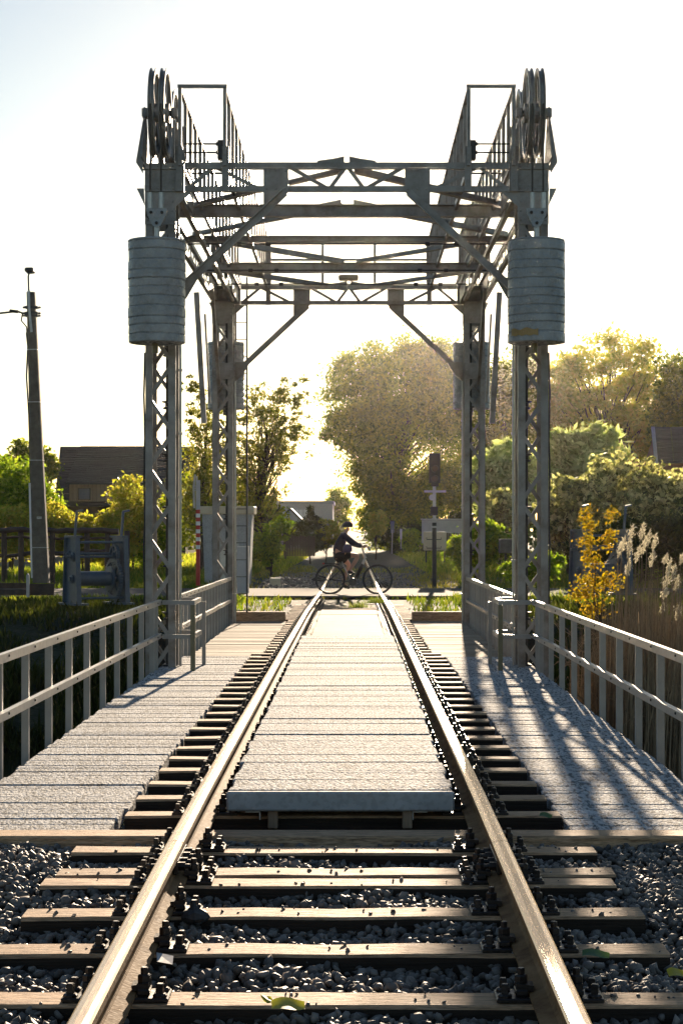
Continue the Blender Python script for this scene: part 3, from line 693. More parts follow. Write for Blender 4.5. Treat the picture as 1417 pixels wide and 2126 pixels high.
# rear cross walkway rail and drive shafts
mb = MB()
for zz in (6.40, 6.10): mb.bar((-1.38, 33.3, zz), (1.38, 33.3, zz), .035, .035)
cw = sub(G, 'rear_handrail', mb)
for x in (-1.36, -.45, .45, 1.36): sub(cw, 'post', MB().box((x - .022, 33.28, ZT), (x + .022, 33.32, 6.40)))
for (yy, zz) in ((26.6, 5.38), (29.6, 5.42), (31.5, 5.45)):
    mb = MB(); mb.tube([(-2.2, yy, zz), (2.2, yy, zz)], 0.012, 6)
    for x in (-1.5, -1.1, 1.1, 1.5): mb.lathe([(0, -.04), (.028, -.03), (.028, .03), (0, .04)], (x, yy, zz), 'x', 8)
    sub(G, 'tie_rod', mb, M['steel_dark'])
# rope pulleys near rear gearbox
mb = MB(); mb.cbox((-.16, 30.9, 5.46), (.16, 31.2, 5.53), .02); sub(G, 'gearbox', mb)
# ladder on the left rear leg
mb = MB()
for x in (-2.0, -1.80): mb.box((x - .016, 34.05, -.25), (x + .016, 34.09, 5.9))
ld = sub(G, 'ladder', mb, M['steel_dark'])
for k in range(20): sub(ld, 'rung', MB().tube([(-2.0, 34.07, 0.0 + .3*k), (-1.80, 34.07, 0.0 + .3*k)], .009, 6), M['steel_dark'])

# ------------------------------------------------------------------ counterweights
def counterweight(s, rear, label):
    yc = 34.0 if rear else 22.0; d = -1 if rear else 1; xc = s * 2.165
    t = thing('counterweight', (xc, yc, 3.56), label, 'counterweight', 'cylindrical counterweights hanging on the gantry')
    z0, z1, r = 3.56, 4.735, 0.325
    mb = MB(); n = 64; z = z0; rr = random.Random(5 + s + 3*rear); prof_ = [(0.0, z0), (r - .02, z0)]
    while z < z1 - .02:
        h = rr.uniform(.085, .125); z2 = min(z + h, z1); o = rr.uniform(-.004, .006)
        prof_ += [(r + o - .006, z + .003), (r + o, z + .012), (r + o, z2 - .010), (r + o - .008, z2 - .001)]; z = z2
    prof_ += [(r - .03, z1 + .004), (0.0, z1 + .01)]
    b = len(mb.v)
    mb.lathe([(a, h) for a, h in prof_], (xc, yc, 0), 'z', n)
    # uneven wrapped skin
    vv = []
    for (x, y_, z_) in mb.v:
        dx, dy = x - xc, y_ - yc; q = math.hypot(dx, dy)
        if q > .2:
            f_ = 1 + 0.009 * noise.noise(Vector((dx*9, dy*9, z_*7))) + 0.006 * noise.noise(Vector((dx*30, dy*30, z_*26)))
            th = math.atan2(dy, dx); z_ += 0.012 * noise.noise(Vector((math.cos(th)*1.7, math.sin(th)*1.7, z_*3))) if z0 + .03 < z_ < z1 - .03 else 0
            x, y_ = xc + dx*f_, yc + dy*f_
        vv.append((x, y_, z_))
    mb.v = vv
    mb.build('drum', M['weight'], t, smooth=False)
    yw = yc
    mb = MB(); mb.tube([(xc - .02, yw, 3.45), (xc - .02, yw, 3.56)], .035, 8); mb.build('stub', M['olive'], t)
    mb = MB(); mb.tube([(xc, yw, z1 + .005), (xc, yw, 4.93)], .030, 12); mb.build('hanger_rod', M['galv'], t)
    mb = MB(); mb.prism([(xc - .115, 5.10), (xc + .115, 5.10), (xc + .105, 5.02), (xc + .045, 4.90), (xc, 4.875), (xc - .045, 4.90), (xc - .105, 5.02)], yw - .045, yw - .020, 'y')
    mb.prism([(xc - .115, 5.10), (xc + .115, 5.10), (xc + .105, 5.02), (xc + .045, 4.90), (xc, 4.875), (xc - .045, 4.90), (xc - .105, 5.02)], yw + .020, yw + .045, 'y')
    pl = mb.build('hanger_plate', M['weight'], t)
    for (x, z) in ((xc - .062, 5.05), (xc + .062, 5.05), (xc, 4.93)): MB().lathe([(0, -.065), (.018, -.062), (.018, .062), (0, .065)], (x, yw, z), 'y', 8).build('pin', M['iron'], pl)
    for x in (2.118, 2.242):
        x *= s; off = (x - xc)
        MB().tube([(x, yw - 0.0, 6.30), (x, yw, 5.29)], .0115, 6).build('rope', M['rope'], t)
        MB().lathe([(0, 5.10), (.026, 5.105), (.027, 5.285), (0, 5.29)], (x, yw, 0), 'z', 12).build('ferrule', M['galv'], t)
        for q in (-1, 1): MB().tube([(x, yw, 5.11), (x + q*.035, yw, 5.06), (x + q*.045, yw, 5.02), (x + q*.01, yw, 4.985)], .010, 6).build('rope_loop', M['rope'], t)
def streak():
    t = bpy.data.objects['counterweight.001']; mb = MB(); n = 18
    for i in range(n + 1):
        a = R(-90) + R(-62 + 60 * i / n); e = .006 * math.sin(i * 1.3)
        for z in (3.625 + e, 3.665 + e * .5, 3.70 + .012 * math.sin(i * .7)): mb.v.append((2.165 + .338 * math.cos(a), 22.0 + .338 * math.sin(a), z))
    mb.f = [(i*3+k, (i+1)*3+k, (i+1)*3+k+1, i*3+k+1) for i in range(n) for k in range(2)]; mb.m = [0] * len(mb.f)
    mb.build('ochre_streak', M['ochre'], t)
counterweight(-1, False, 'grey ribbed cylindrical counterweight hanging before the left front gantry leg')
counterweight(1, False, 'grey ribbed counterweight with ochre streak at its base, before the right front gantry leg')
streak()
counterweight(-1, True, 'smaller looking far counterweight hanging behind the left rear gantry leg')
counterweight(1, True, 'smaller looking far counterweight hanging behind the right rear gantry leg')

# ------------------------------------------------------------------ ballast
def stones(name, regions, mat, label, size=(0.018, 0.034), seed=1, parent=None):
    g = np.random.default_rng(seed)
    t = (1 + 5 ** .5) / 2
    iv = np.array([(-1,t,0),(1,t,0),(-1,-t,0),(1,-t,0),(0,-1,t),(0,1,t),(0,-1,-t),(0,1,-t),(t,0,-1),(t,0,1),(-t,0,-1),(-t,0,1)], float); iv /= np.linalg.norm(iv[0])
    if_ = np.array([(0,11,5),(0,5,1),(0,1,7),(0,7,10),(0,10,11),(1,5,9),(5,11,4),(11,10,2),(10,7,6),(7,1,8),(3,9,4),(3,4,2),(3,2,6),(3,6,8),(3,8,9),(4,9,5),(2,4,11),(6,2,10),(8,6,7),(9,8,1)])
    cs = []
    for (x0, x1, y0, y1, n, zf, zj) in regions:
        x = g.uniform(x0, x1, n); y_ = g.uniform(y0, y1, n)
        z = np.array([zf(a, b) for a, b in zip(x, y_)]) + g.uniform(-zj, zj, n)
        cs.append(np.stack([x, y_, z], 1))
    c = np.concatenate(cs); n = len(c)
    var = iv[None] * (1 + g.uniform(-.38, .38, (40, 12, 1)))
    v = var[g.integers(0, 40, n)] * g.uniform(size[0], size[1], (n, 1, 1)) * np.stack([g.uniform(.8, 1.4, n), g.uniform(.7, 1.1, n), g.uniform(.45, .9, n)], 1)[:, None]
    q = g.normal(size=(n, 4)); q[:, 1:3] *= .45; q /= np.linalg.norm(q, axis=1)[:, None]; w_, x_, y2, z_ = q.T
    Rm = np.stack([1-2*(y2*y2+z_*z_), 2*(x_*y2-w_*z_), 2*(x_*z_+w_*y2), 2*(x_*y2+w_*z_), 1-2*(x_*x_+z_*z_), 2*(y2*z_-w_*x_), 2*(x_*z_-w_*y2), 2*(y2*z_+w_*x_), 1-2*(x_*x_+y2*y2)], 1).reshape(n, 3, 3)
    v = np.einsum('nij,nkj->nki', Rm, v) + c[:, None]
    F_ = (if_[None] + (np.arange(n) * 12)[:, None, None]).reshape(-1, 3)
    me = npmesh(name, v.reshape(-1, 3), F_, mat, 3)
    return place(name, me, (0, 0, 0), None, label, None, None, 'stuff')
zb = lambda x, y: railz(y) - 0.226 - max(0, abs(x) - 1.6) * 0.05 + 0.018*math.sin(x*5+y*3)
stones('ballast', [(-2.6, 2.4, 4.9, 10.0, 34000, zb, .020)], M['ballast'], 'grey crushed stone ballast between the near sleepers', (0.013, 0.027))
stones('pebbles', [(-1.25, 1.25, yy - .09, yy + .09, 26, (lambda x, y: railz(y) - .164), .001) for yy in (5.85, 6.70, 7.45, 8.12, 8.78, 9.03, 9.62)], M['ballast'], 'small pebbles scattered on the near sleepers', (0.004, 0.013), 8)
zb2 = lambda x, y: -0.33 + .02*math.sin(x*3+y)
stones('far_ballast', [(-2.6, 3.0, 52.6, 75, 9000, lambda x, y: -0.29 + 0.22*math.exp(-((x+2.0)**2+(y-58)**2*.05)), .04), (-2.4, 2.4, 34.6, 46.3, 5000, zb2, .03)], M['ballast'], 'loose stone ballast around the track beyond the bridge', (0.03, 0.06), 3)
MB().box((-2.9, 3.5, -0.42), (2.9, 10.0, -0.285)).build('ballast_bed', M['soil'], kind='structure', label='dark earth bed under the ballast', origin=(0, 6, -.4))
# small debris
for i, (px, py, Yy, r, m, lab) in enumerate([(403, 1905, 8.0, .055, 'rock', 'dark fist-sized rock beside the left rail on a sleeper end')]):
    g = random.Random(i); mb = MB(); mb.lathe([(0, -.03)] + [(r*math.sin(a)*1.1, -.03 + r*.8*(1-math.cos(a))*.8) for a in (.5, 1, 1.5, 2.1, 2.7)] + [(0, r*1.2)], P(px, py, Yy), 'z', 9)
    mb.v = [(x + g.uniform(-.008, .008), y_ + g.uniform(-.008, .008), z + g.uniform(-.006, .006)) for x, y_, z in mb.v]
    mb.build('rock', M[m], label=lab, cat='rock')
def leafcard(px, py, Yy, w_, h_, mat, name, lab, cat, rot=0.3):
    c = P(px, py, Yy); mb = MB(); vs = []; n = 6
    for i in range(n + 1):
        u = i / n; hw = h_ * math.sin(math.pi * (0.12 + 0.80 * u)) ** 0.7
        for v in (-1, 0, 1):
            a, b = (u - .5) * w_, v * hw * .5; z = .005 * math.sin(u * 5) + (.012 if v > 0 else -.004 if v < 0 else 0) + .01
            vs.append((c.x + a*math.cos(rot) - b*math.sin(rot), c.y + a*math.sin(rot) + b*math.cos(rot), c.z + z))
    fs = [(i*3+k, (i+1)*3+k, (i+1)*3+k+1, i*3+k+1) for i in range(n) for k in range(2)]
    mb.add(vs, fs).build(name, mat, label=lab, cat=cat, smooth=True)
leafcard(558, 2084, 6.45, .045, .06, M['litter'], 'fallen_leaf', 'bright yellow fallen leaf on the ballast at the bottom centre', 'leaf', .9)
leafcard(598, 2094, 6.4, .11, .10, M['litter'], 'fallen_leaf', 'curled yellow-green fallen leaf beside the bright yellow one', 'leaf', .1)
leafcard(1405, 2028, 6.85, .07, .06, M['litter'], 'fallen_leaf', 'yellow leaf on the ballast at the right edge of the picture', 'leaf', .2)
leafcard(1236, 1988, 7.1, .10, .05, M['litter_green'], 'fallen_leaf', 'green leaf on the ballast outside the right rail', 'leaf', -.2)
leafcard(1132, 1698, 10.45, .07, .04, M['litter_green'], 'fallen_leaf', 'small green leaf on the near corner of the right concrete deck', 'leaf', -.4)
MB().add([P(325, 1978, 7.25), P(360, 1985, 7.2), P(358, 2003, 7.1), P(326, 1997, 7.12)], [(0, 1, 2, 3)]).build('paper_scrap', M['paper'], label='small white scrap of paper on the stones inside the left rail', cat='paper')

# ------------------------------------------------------------------ foliage
def leaf_cloud(c, n, size, g, flat=0.0, shape=1.6):
    """c (m,3) clump sample positions already drawn; returns quads"""
    a = g.normal(size=(n, 3)); a /= np.linalg.norm(a, axis=1)[:, None]
    b = g.normal(size=(n, 3)); b -= a * (a * b).sum(1)[:, None]; b /= np.linalg.norm(b, axis=1)[:, None]
    s = size * g.uniform(.6, 1.35, (n, 1)); a = a * s * .5 * shape; b = b * s * .5
    V = np.stack([c - a, c - b*.8 + a*.1, c + a, c + b*.8 + a*.1], 1).reshape(-1, 3)
    Fq = np.arange(n * 4).reshape(-1, 4)
    return V, Fq
def crown_points(ells, n, g, clump=0.22, ragged=1.0, nc=None, hollow=0.45):
    """ells: (centre, (rx,ry,rz)) -> leaf centres gathered in clumps"""
    vol = np.array([e[1][0]*e[1][1]*e[1][2] for e in ells]) ** (2/3); wts = vol / vol.sum()
    nc = nc or max(30, n // 90)
    pick = g.choice(len(ells), nc, p=wts); cc = np.array([e[0] for e in ells])[pick]; rr = np.array([e[1] for e in ells])[pick]
    u = g.normal(size=(nc, 3)); u /= np.linalg.norm(u, axis=1)[:, None]; q = (hollow + (1 - hollow) * g.uniform(0, 1, nc) ** .6)[:, None] * g.uniform(.86, 1.10, nc)[:, None] ** ragged
    cl = cc + u * rr * q
    cr = rr.min(1) * clump * g.uniform(.6, 1.4, nc)
    k = g.integers(0, nc, n); off = g.normal(size=(n, 3)) * cr[k][:, None] * np.array([1.15, 1.15, .75])
    return cl[k] + off, cl
def branch_mesh(base, tips, g, r0, name, mat, parent, wob=.3):
    """limbs from a trunk line to a sample of clump centres"""
    mb = MB(); base = Vector(base); top = Vector(np.mean(tips, axis=0)); top.z = max(t[2] for t in tips) * .6 + top.z * .4
    n = 7; tr = []
    for i in range(n + 1):
        u = i / n; p = base.lerp(top, u); tr.append(p + Vector((g.normal(), g.normal(), 0)) * wob * .25 * (u if i else 0))
    mb.tube(tr, [r0 * (1 - .85 * i / n) for i in range(n + 1)], 7, False)
    for t in tips:
        t = Vector(t); H = (t.z - base.z) / max(.1, (top.z - base.z)); u = min(.95, max(.12, H * .55)); i = u * n; a = tr[int(i)].lerp(tr[min(n, int(i) + 1)], i % 1)
        mid = a.lerp(t, .5) + Vector((g.normal()*.12, g.normal()*.12, abs(g.normal())*.1 - .1)) * wob * 2; m2 = a.lerp(t, .78) + Vector((g.normal(), g.normal(), g.normal())) * wob * .2
        r1 = r0 * (1 - .85*u) * .5
        mb.tube([a, mid, m2, t], [r1, r1*.6, r1*.35, r1*.12], 5, False)
    return mb.build(name, mat, parent, smooth=True)
def plant(name, label, cat, Y, ells, n, leaf, mat, seed, group=None, trunk=True, r0=None, clump=.22, ntips=26, hollow=.45, zground=None, dr=1.0, ragged=1.0, shape=1.6, crown='crown', nc=None, wob=.3):
    g = np.random.default_rng(seed); E = []
    for (px, py, rx, ry) in ells:
        c = P(px, py, Y); k = Y / F; E.append((np.array(c) + np.array([0, g.uniform(-.2, .2) * rx * k, 0]), np.array([rx*k, (rx + ry)*.5*k*dr, ry*k])))
    xb = np.mean([e[0][0] for e in E]); zg = gz(xb, Y) if zground is None else zground
    t = thing(name, (xb, Y, zg), label, cat, group)
    pts, cl = crown_points(E, n, g, clump, ragged, nc, hollow)
    keep = pts[:, 2] > zg + .02; pts = pts[keep]
    V, Fq = leaf_cloud(pts, len(pts), leaf, g, shape=shape)
    me = npmesh(crown, V - np.array([xb, Y, zg]), Fq, mat); place(crown, me, (xb, Y, zg), t)
    if trunk:
        tips = cl[g.choice(len(cl), min(ntips, len(cl)), replace=False)]
        H = max(e[0][2] + e[1][2] for e in E) - zg
        branch_mesh((xb, Y, zg - .1), [tuple(q) for q in tips], g, r0 or H * .018, 'trunk', M['bark'], t, wob)
    return t
LT = 'trees around the railway'
# right of the line
plant('broadleaf_tree', 'huge dense rounded tree rising right of the railway corridor', 'tree', 150, [(835, 810, 105, 105), (750, 815, 72, 85), (915, 815, 75, 105), (850, 940, 120, 130), (735, 890, 60, 60), (780, 960, 65, 75), (900, 1050, 85, 85), (820, 1060, 75, 80), (690, 880, 25, 22)], 80000, .20, M['dense'], 11, LT, clump=.16, hollow=.6, nc=520, ntips=60)
plant('broadleaf_tree', 'dull olive tree filling the gap between the right gantry legs', 'tree', 155, [(1030, 860, 70, 110), (1075, 800, 50, 75), (1010, 980, 60, 90)], 26000, .24, M['dense'], 12, LT, clump=.18)
plant('broadleaf_tree', 'tall airy tree with bare twisting limbs at upper right', 'tree', 130, [(1275, 770, 105, 80), (1200, 830, 60, 70), (1330, 850, 70, 80), (1250, 890, 80, 60)], 13000, .22, M['yellow'], 13, LT, clump=.14, r0=.35, ntips=70, nc=230, wob=.8)
plant('broadleaf_tree', 'tree right against the upper right picture edge', 'tree', 128, [(1410, 800, 50, 70), (1395, 880, 50, 70), (1450, 850, 60, 100)], 12000, .22, M['dense'], 14, LT, clump=.18, nc=220)
plant('broadleaf_tree', 'yellowish tree just right of the right front gantry leg', 'tree', 135, [(1165, 800, 45, 70), (1140, 870, 60, 70), (1190, 890, 60, 50)], 12000, .22, M['yellow'], 15, LT, clump=.16, nc=200)
plant('broadleaf_tree', 'yellow-green tree behind the brick gable at the right', 'tree', 132, [(1325, 905, 60, 55), (1370, 930, 50, 45), (1260, 930, 50, 40)], 9000, .22, M['yellow'], 18, LT, clump=.18)
plant('willow_bush', 'pale silvery green willow bush between the two right gantry legs', 'bush', 80, [(1035, 960, 38, 50), (1060, 1000, 60, 60), (1020, 1020, 45, 50)], 6500, .20, M['pale_leaf'], 16, clump=.2, shape=2.4)
plant('willow_bush', 'large pale green willow bush right of the right front gantry leg', 'bush', 82, [(1180, 930, 50, 50), (1215, 960, 70, 60), (1150, 990, 50, 60), (1250, 930, 35, 35)], 9500, .20, M['pale_leaf'], 17, ragged=3.0, clump=.15, shape=2.4)
HB = 'hedge bushes on the right'
for i, (px, py, rx, ry, lab) in enumerate([(1190, 1060, 62, 75, 'brownish bush behind the right front gantry leg'), (1275, 1030, 70, 75, 'brownish hedge bush below the brick gable'), (1365, 1035, 62, 70, 'brownish hedge bush below the dark roof at the right'), (1440, 1040, 50, 80, 'brownish hedge bush cut by the right picture edge'), (1062, 1075, 46, 62, 'brownish bush seen between the right gantry legs')]):
    plant('hedge_bush', lab, 'bush', 62 + i, [(px, py, rx, ry), (px - 25, py + 40, rx * .9, ry * .8)], 5200, .17, M['brown_leaf'], 20 + i, HB, clump=.12, ntips=70, r0=.06, nc=200, shape=1.2, ragged=3.0)
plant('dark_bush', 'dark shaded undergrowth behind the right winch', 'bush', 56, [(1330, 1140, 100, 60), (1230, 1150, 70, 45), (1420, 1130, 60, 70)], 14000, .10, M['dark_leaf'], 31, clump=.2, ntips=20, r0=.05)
plant('leafy_bush', 'green bush behind the right leg beside the beige cabinet', 'bush', 58, [(960, 1150, 32, 38), (1010, 1130, 40, 45)], 6000, .09, M['fresh'], 32, clump=.2, r0=.04)
plant('leafy_bush', 'low weedy bush on the right bank near the concrete post', 'bush', 46, [(1090, 1185, 50, 26), (1140, 1180, 40, 25)], 5000, .07, M['fresh'], 33, clump=.25, trunk=False)
# left of the line
plant('slender_tree', 'slender airy young tree between the left gantry legs', 'tree', 70, [(425, 860, 40, 70), (440, 950, 60, 80), (415, 1040, 60, 70), (395, 800, 25, 25)], 7000, .088, M['fresh2'], 41, LT, hollow=.2, clump=.12, r0=.09, ntips=46, nc=220, wob=.5)
plant('slender_tree', 'airy tree with arching branches left of the track', 'tree', 72, [(545, 850, 60, 65), (605, 815, 45, 38), (560, 930, 80, 55), (600, 890, 45, 50), (535, 1030, 65, 80), (500, 960, 40, 90)], 10500, .088, M['fresh2'], 42, LT, hollow=.2, clump=.10, r0=.11, ntips=120, nc=330, wob=.6)
plant('broadleaf_tree', 'green tree mass filling below the airy trees by the ladder', 'tree', 78, [(400, 1060, 60, 80), (470, 1060, 60, 80), (540, 1090, 55, 60)], 14000, .12, M['dense'], 43, LT, clump=.2)
LB = 'yellow-green shrubs behind the left fence'
for i, (px, py, rx, ry, m, lab) in enumerate([(20, 1100, 50, 48, 'yellow', 'orange-tinted shrub at the far left behind the wooden fence'), (100, 1090, 45, 48, 'yellow', 'yellow shrub just behind the utility pole'), (165, 1110, 45, 42, 'yellow', 'yellow shrub right of the utility pole'), (225, 1115, 42, 45, 'yellow', 'yellow shrub behind the left winch'), (270, 1060, 48, 75, 'yellow', 'tall yellow shrub before the tiled house'), (60, 1020, 50, 60, 'fresh', 'bright green shrub behind the utility pole'), (15, 1010, 45, 55, 'fresh', 'bright green shrub at the far left edge'), (310, 1110, 45, 60, 'fresh', 'green shrub behind the left front gantry leg')]):
    plant('shrub', lab, 'bush', 66 + i * .8, [(px, py, rx, ry), (px + 12, py + 30, rx, ry*.8)], 5600, .10, M[m], 50 + i, LB, clump=.17, r0=.05, ntips=20, nc=150)
plant('broadleaf_tree', 'feathery tree rising behind the utility pole', 'tree', 105, [(45, 960, 28, 45), (85, 975, 32, 45), (20, 975, 30, 30)], 7000, .16, M['dense'], 60, LT, clump=.2, nc=150)
# centre distance
plant('conifer_bush', 'dark clipped conical evergreen in front of the distant building', 'bush', 98, [(641, 1075, 17, 22), (641, 1100, 24, 25), (650, 1125, 28, 22)], 5000, .11, M['dark_leaf'], 61, clump=.16)
plant('leafy_bush', 'sunlit yellow bush left of the distant track', 'bush', 100, [(675, 1095, 16, 22), (690, 1110, 20, 20), (665, 1125, 25, 16)], 4000, .11, M['yellow'], 62, clump=.2)
plant('leafy_bush', 'sunlit yellow bush at the foot of the huge tree', 'bush', 112, [(783, 1085, 17, 28), (776, 1112, 22, 14)], 3500, .12, M['yellow'], 63, clump=.2)
plant('birch_tree', 'distant weeping birch in the railway corridor', 'tree', 230, [(700, 1035, 18, 26), (712, 1058, 16, 30), (690, 1060, 14, 28)], 5500, .22, M['fresh'], 64, LT, clump=.25, nc=110)
plant('broadleaf_tree', 'hazy distant trees closing the railway corridor', 'tree', 330, [(768, 1078, 14, 24), (790, 1070, 20, 40), (702, 1090, 14, 14)], 5000, .4, M['dense'], 65, LT, clump=.25)
plant('clipped_hedge', 'clipped green hedge block beside the signal', 'hedge', 92, [(862, 1122, 16, 24), (845, 1125, 14, 22)], 3500, .09, M['fresh'], 66, trunk=False, clump=.2)
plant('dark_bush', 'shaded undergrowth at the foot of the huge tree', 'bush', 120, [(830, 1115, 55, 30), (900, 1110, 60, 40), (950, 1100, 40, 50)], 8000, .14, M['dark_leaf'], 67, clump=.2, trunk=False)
plant('leafy_bush', 'green bush right of the small shed', 'bush', 66, [(560, 1125, 28, 32), (545, 1150, 32, 22), (585, 1100, 20, 30)], 6000, .085, M['fresh'], 68, clump=.2, r0=.04)
plant('clipped_hedge', 'dark hedge beside the left garden fence', 'hedge', 90, [(620, 1108, 16, 24), (604, 1115, 14, 22)], 3500, .10, M['dark_leaf'], 69, trunk=False, clump=.2)
# young maple
t = plant('young_maple', 'young maple with glowing orange-yellow leaves on the right bank', 'sapling', 27.5, [(1218, 1080, 13, 30), (1216, 1130, 15, 30), (1272, 1075, 13, 25), (1263, 1120, 14, 26), (1235, 1165, 24, 16), (1225, 1215, 34, 26), (1268, 1205, 22, 22), (1235, 1262, 26, 26), (1205, 1235, 22, 18)], 1700, .040, M['maple'], 71, clump=.42, r0=.02, ntips=26, nc=170, zground=-1.5, shape=1.3, hollow=.2, dr=.8, wob=.15)

# ------------------------------------------------------------------ grass and reeds
def blades(name, regions, mat, label, seed, wd=.012):
    g = np.random.default_rng(seed); Vs = []
    for (x0, x1, y0, y1, n, hmin, hmax) in regions:
        x = g.uniform(x0, x1, n); y_ = g.uniform(y0, y1, n)
        ok = np.array([(noise.noise(Vector((a*.8, b*.8, seed))) > -.25) and not (abs(a) < 1.35 and 34 < b < 46) for a, b in zip(x, y_)]); x = x[ok]; y_ = y_[ok]; n = len(x)
        z = np.array([gz(a, b) for a, b in zip(x, y_)]) - .02
        h = g.uniform(hmin, hmax, n) * (0.6 + .6*g.uniform(size=n)); th = g.uniform(0, 2*np.pi, n); w_ = wd * g.uniform(.7, 1.5, n)
        lean = g.normal(0, .28, (n, 2)) * h[:, None]
        b0 = np.stack([x, y_, z], 1); dx = np.stack([np.cos(th)*w_, np.sin(th)*w_, np.zeros(n)], 1)
        mid = b0 + np.stack([lean[:, 0]*.35, lean[:, 1]*.35, h*.6], 1); tip = b0 + np.stack([lean[:, 0], lean[:, 1], h], 1)
        Vs.append(np.stack([b0 - dx, b0 + dx, mid + dx*.8, tip, mid - dx*.8], 1).reshape(-1, 3))
    V = np.concatenate(Vs); n = len(V) // 5; Fq = np.arange(n * 5).reshape(-1, 5)
    me = npmesh(name, V, Fq, mat, 5); return place(name, me, (0, 0, 0), None, label, None, None, 'stuff')
blades('grass', [(-16, -2.5, 43.5, 46.3, 7000, .08, .22), (2.4, 16, 41.5, 46.3, 12000, .08, .30), (-18, -3.2, 52.5, 72, 26000, .10, .28), (3.2, 16, 52.5, 66, 14000, .10, .28), (-2.6, 2.6, 35.6, 46.2, 3500, .06, .20)], M['grass'], 'long green grass on the canal banks and verges', 5)
blades('bank_grass', [(-14, -2.4, 31.3, 36, 16000, .2, .5), (2.4, 14, 31.3, 36, 12000, .2, .5), (-16, -2.5, 35.5, 43.6, 20000, .08, .26), (2.4, 16, 35.5, 41.6, 14000, .08, .26)], M['dark_leaf'], 'dark shaded grass on the slope above the water', 6, .016)  # shade on the bank is put into the blades by a darker leaf colour
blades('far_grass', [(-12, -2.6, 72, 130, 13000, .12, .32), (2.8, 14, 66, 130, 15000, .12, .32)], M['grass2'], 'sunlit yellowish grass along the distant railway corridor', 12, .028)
blades('dry_grass', [(-3.4, 3.6, 53, 85, 5000, .06, .16), (1.9, 9, 52.4, 70, 5000, .08, .22), (-7, -1.7, 55, 90, 4000, .08, .2)], M['drygrass'], 'sun-bleached dry grass beside the far track', 8)
for i, (px, py, Yy, lab) in enumerate([(742, 1262, 38.5, 'bright grass tuft growing between the rails'), (775, 1252, 40, 'bright grass tuft against the inside of the right rail')]):
    g = np.random.default_rng(80 + i); c = P(px, py, Yy); n = 160
    b0 = np.array(c) + np.stack([g.normal(0, .10, n), g.normal(0, .10, n), np.zeros(n)], 1); h = g.uniform(.06, .17, n); th = g.uniform(0, 6.3, n)
    dx = np.stack([np.cos(th), np.sin(th), th*0], 1) * .006; ln = g.normal(0, .05, (n, 2)); tip = b0 + np.stack([ln[:, 0], ln[:, 1], h], 1)
    V = np.stack([b0 - dx, b0 + dx, tip], 1).reshape(-1, 3) - np.array(c); me = npmesh('grass_tuft', V, np.arange(n*3).reshape(-1, 3), M['grass'], 3); place('grass_tuft', me, c, None, lab, 'grass tuft')
# reed bed
g = np.random.default_rng(90); n = 2600
px = g.uniform(1180, 1480, n); Yr = g.uniform(19.5, 25.5, n); topy = 1150 + g.uniform(0, 230, n) + np.clip(1290 - px, 0, 200) * 1.4
x = CAMX + (px - VX) * Yr / F; zt = CAMZ - (topy - VY) * Yr / F; keep = (x > 2.75); x, Yr, zt = x[keep], Yr[keep], zt[keep]; n = len(x)
b0 = np.stack([x, Yr, np.full(n, -2.3)], 1); ln = g.normal(0, .16, (n, 2)) + np.array([.12, 0]); mid = np.stack([x + ln[:, 0]*.4, Yr + ln[:, 1]*.4, -2.3 + (zt + 2.3)*.6], 1); tip = np.stack([x + ln[:, 0], Yr + ln[:, 1], zt], 1)
dx = np.stack([g.uniform(.003, .008, n), np.zeros(n), np.zeros(n)], 1)
V = np.stack([b0 - dx, b0 + dx, mid + dx, tip, mid - dx], 1).reshape(-1, 3)
place('reed_bed', npmesh('reed_bed', V, np.arange(n*5).reshape(-1, 5), M['reed'], 5), (0, 0, 0), None, 'dry brown reed stems massed on the right of the bridge', None, None, 'stuff')
g2 = np.random.default_rng(92); n = 1500                      # fallen leaves of reed, tangled low
px = g2.uniform(1150, 1480, n); Yr = g2.uniform(19.5, 27, n); x = CAMX + (px - VX) * Yr / F; k_ = x > 2.7; x, Yr = x[k_], Yr[k_]; n = len(x)
b0 = np.stack([x, Yr, g2.uniform(-2.2, .1, n)], 1); dd = g2.normal(0, 1, (n, 3)) * np.array([.22, .22, .28]); dx = np.stack([np.zeros(n), np.zeros(n), np.full(n, .008)], 1)
V = np.stack([b0 - dx, b0 + dd*.5 - dx + np.array([0, 0, .06]), b0 + dd, b0 + dd*.5 + dx + np.array([0, 0, .06])], 1).reshape(-1, 3)
place('reed_litter', npmesh('reed_litter', V, np.arange(n*4).reshape(-1, 4), M['reed'], 4), (0, 0, 0), None, 'tangled fallen reed leaves low in the reed bed', None, None, 'stuff')
plumes = [(1306, 1108), (1329, 1102), (1290, 1128), (1303, 1140), (1343, 1117), (1355, 1125), (1320, 1150), (1333, 1132), (1350, 1160), (1283, 1140), (1378, 1160), (1385, 1178), (1300, 1178), (1412, 1160), (1379, 1206), (1401, 1212), (1376, 1232), (1404, 1270), (1372, 1262), (1395, 1190)]
places = ['tallest plumed reed at the top left of the reed bed', 'second tallest plumed reed, right of the tallest', 'plumed reed leaning left beside the winch', 'plumed reed just below the tallest one', 'plumed reed with a slim plume near the top of the bed', 'plumed reed standing at the top right of the plume cluster', 'plumed reed in the middle of the cluster', 'plumed reed close behind the second tallest', 'plumed reed drooping below the slim plume', 'plumed reed at the left end of the cluster', 'plumed reed right of the cluster, small plume', 'plumed reed with a hanging plume right of the cluster', 'plumed reed low beside the winch drum', 'plumed reed at the upper right picture edge', 'plumed reed with a fluffy round plume, mid right', 'plumed reed at mid right near the picture edge', 'low plumed reed under the fluffy round plume', 'lowest large plumed reed at the right edge', 'lowest small plumed reed above the handrail', 'thin plumed reed between the two right clusters']
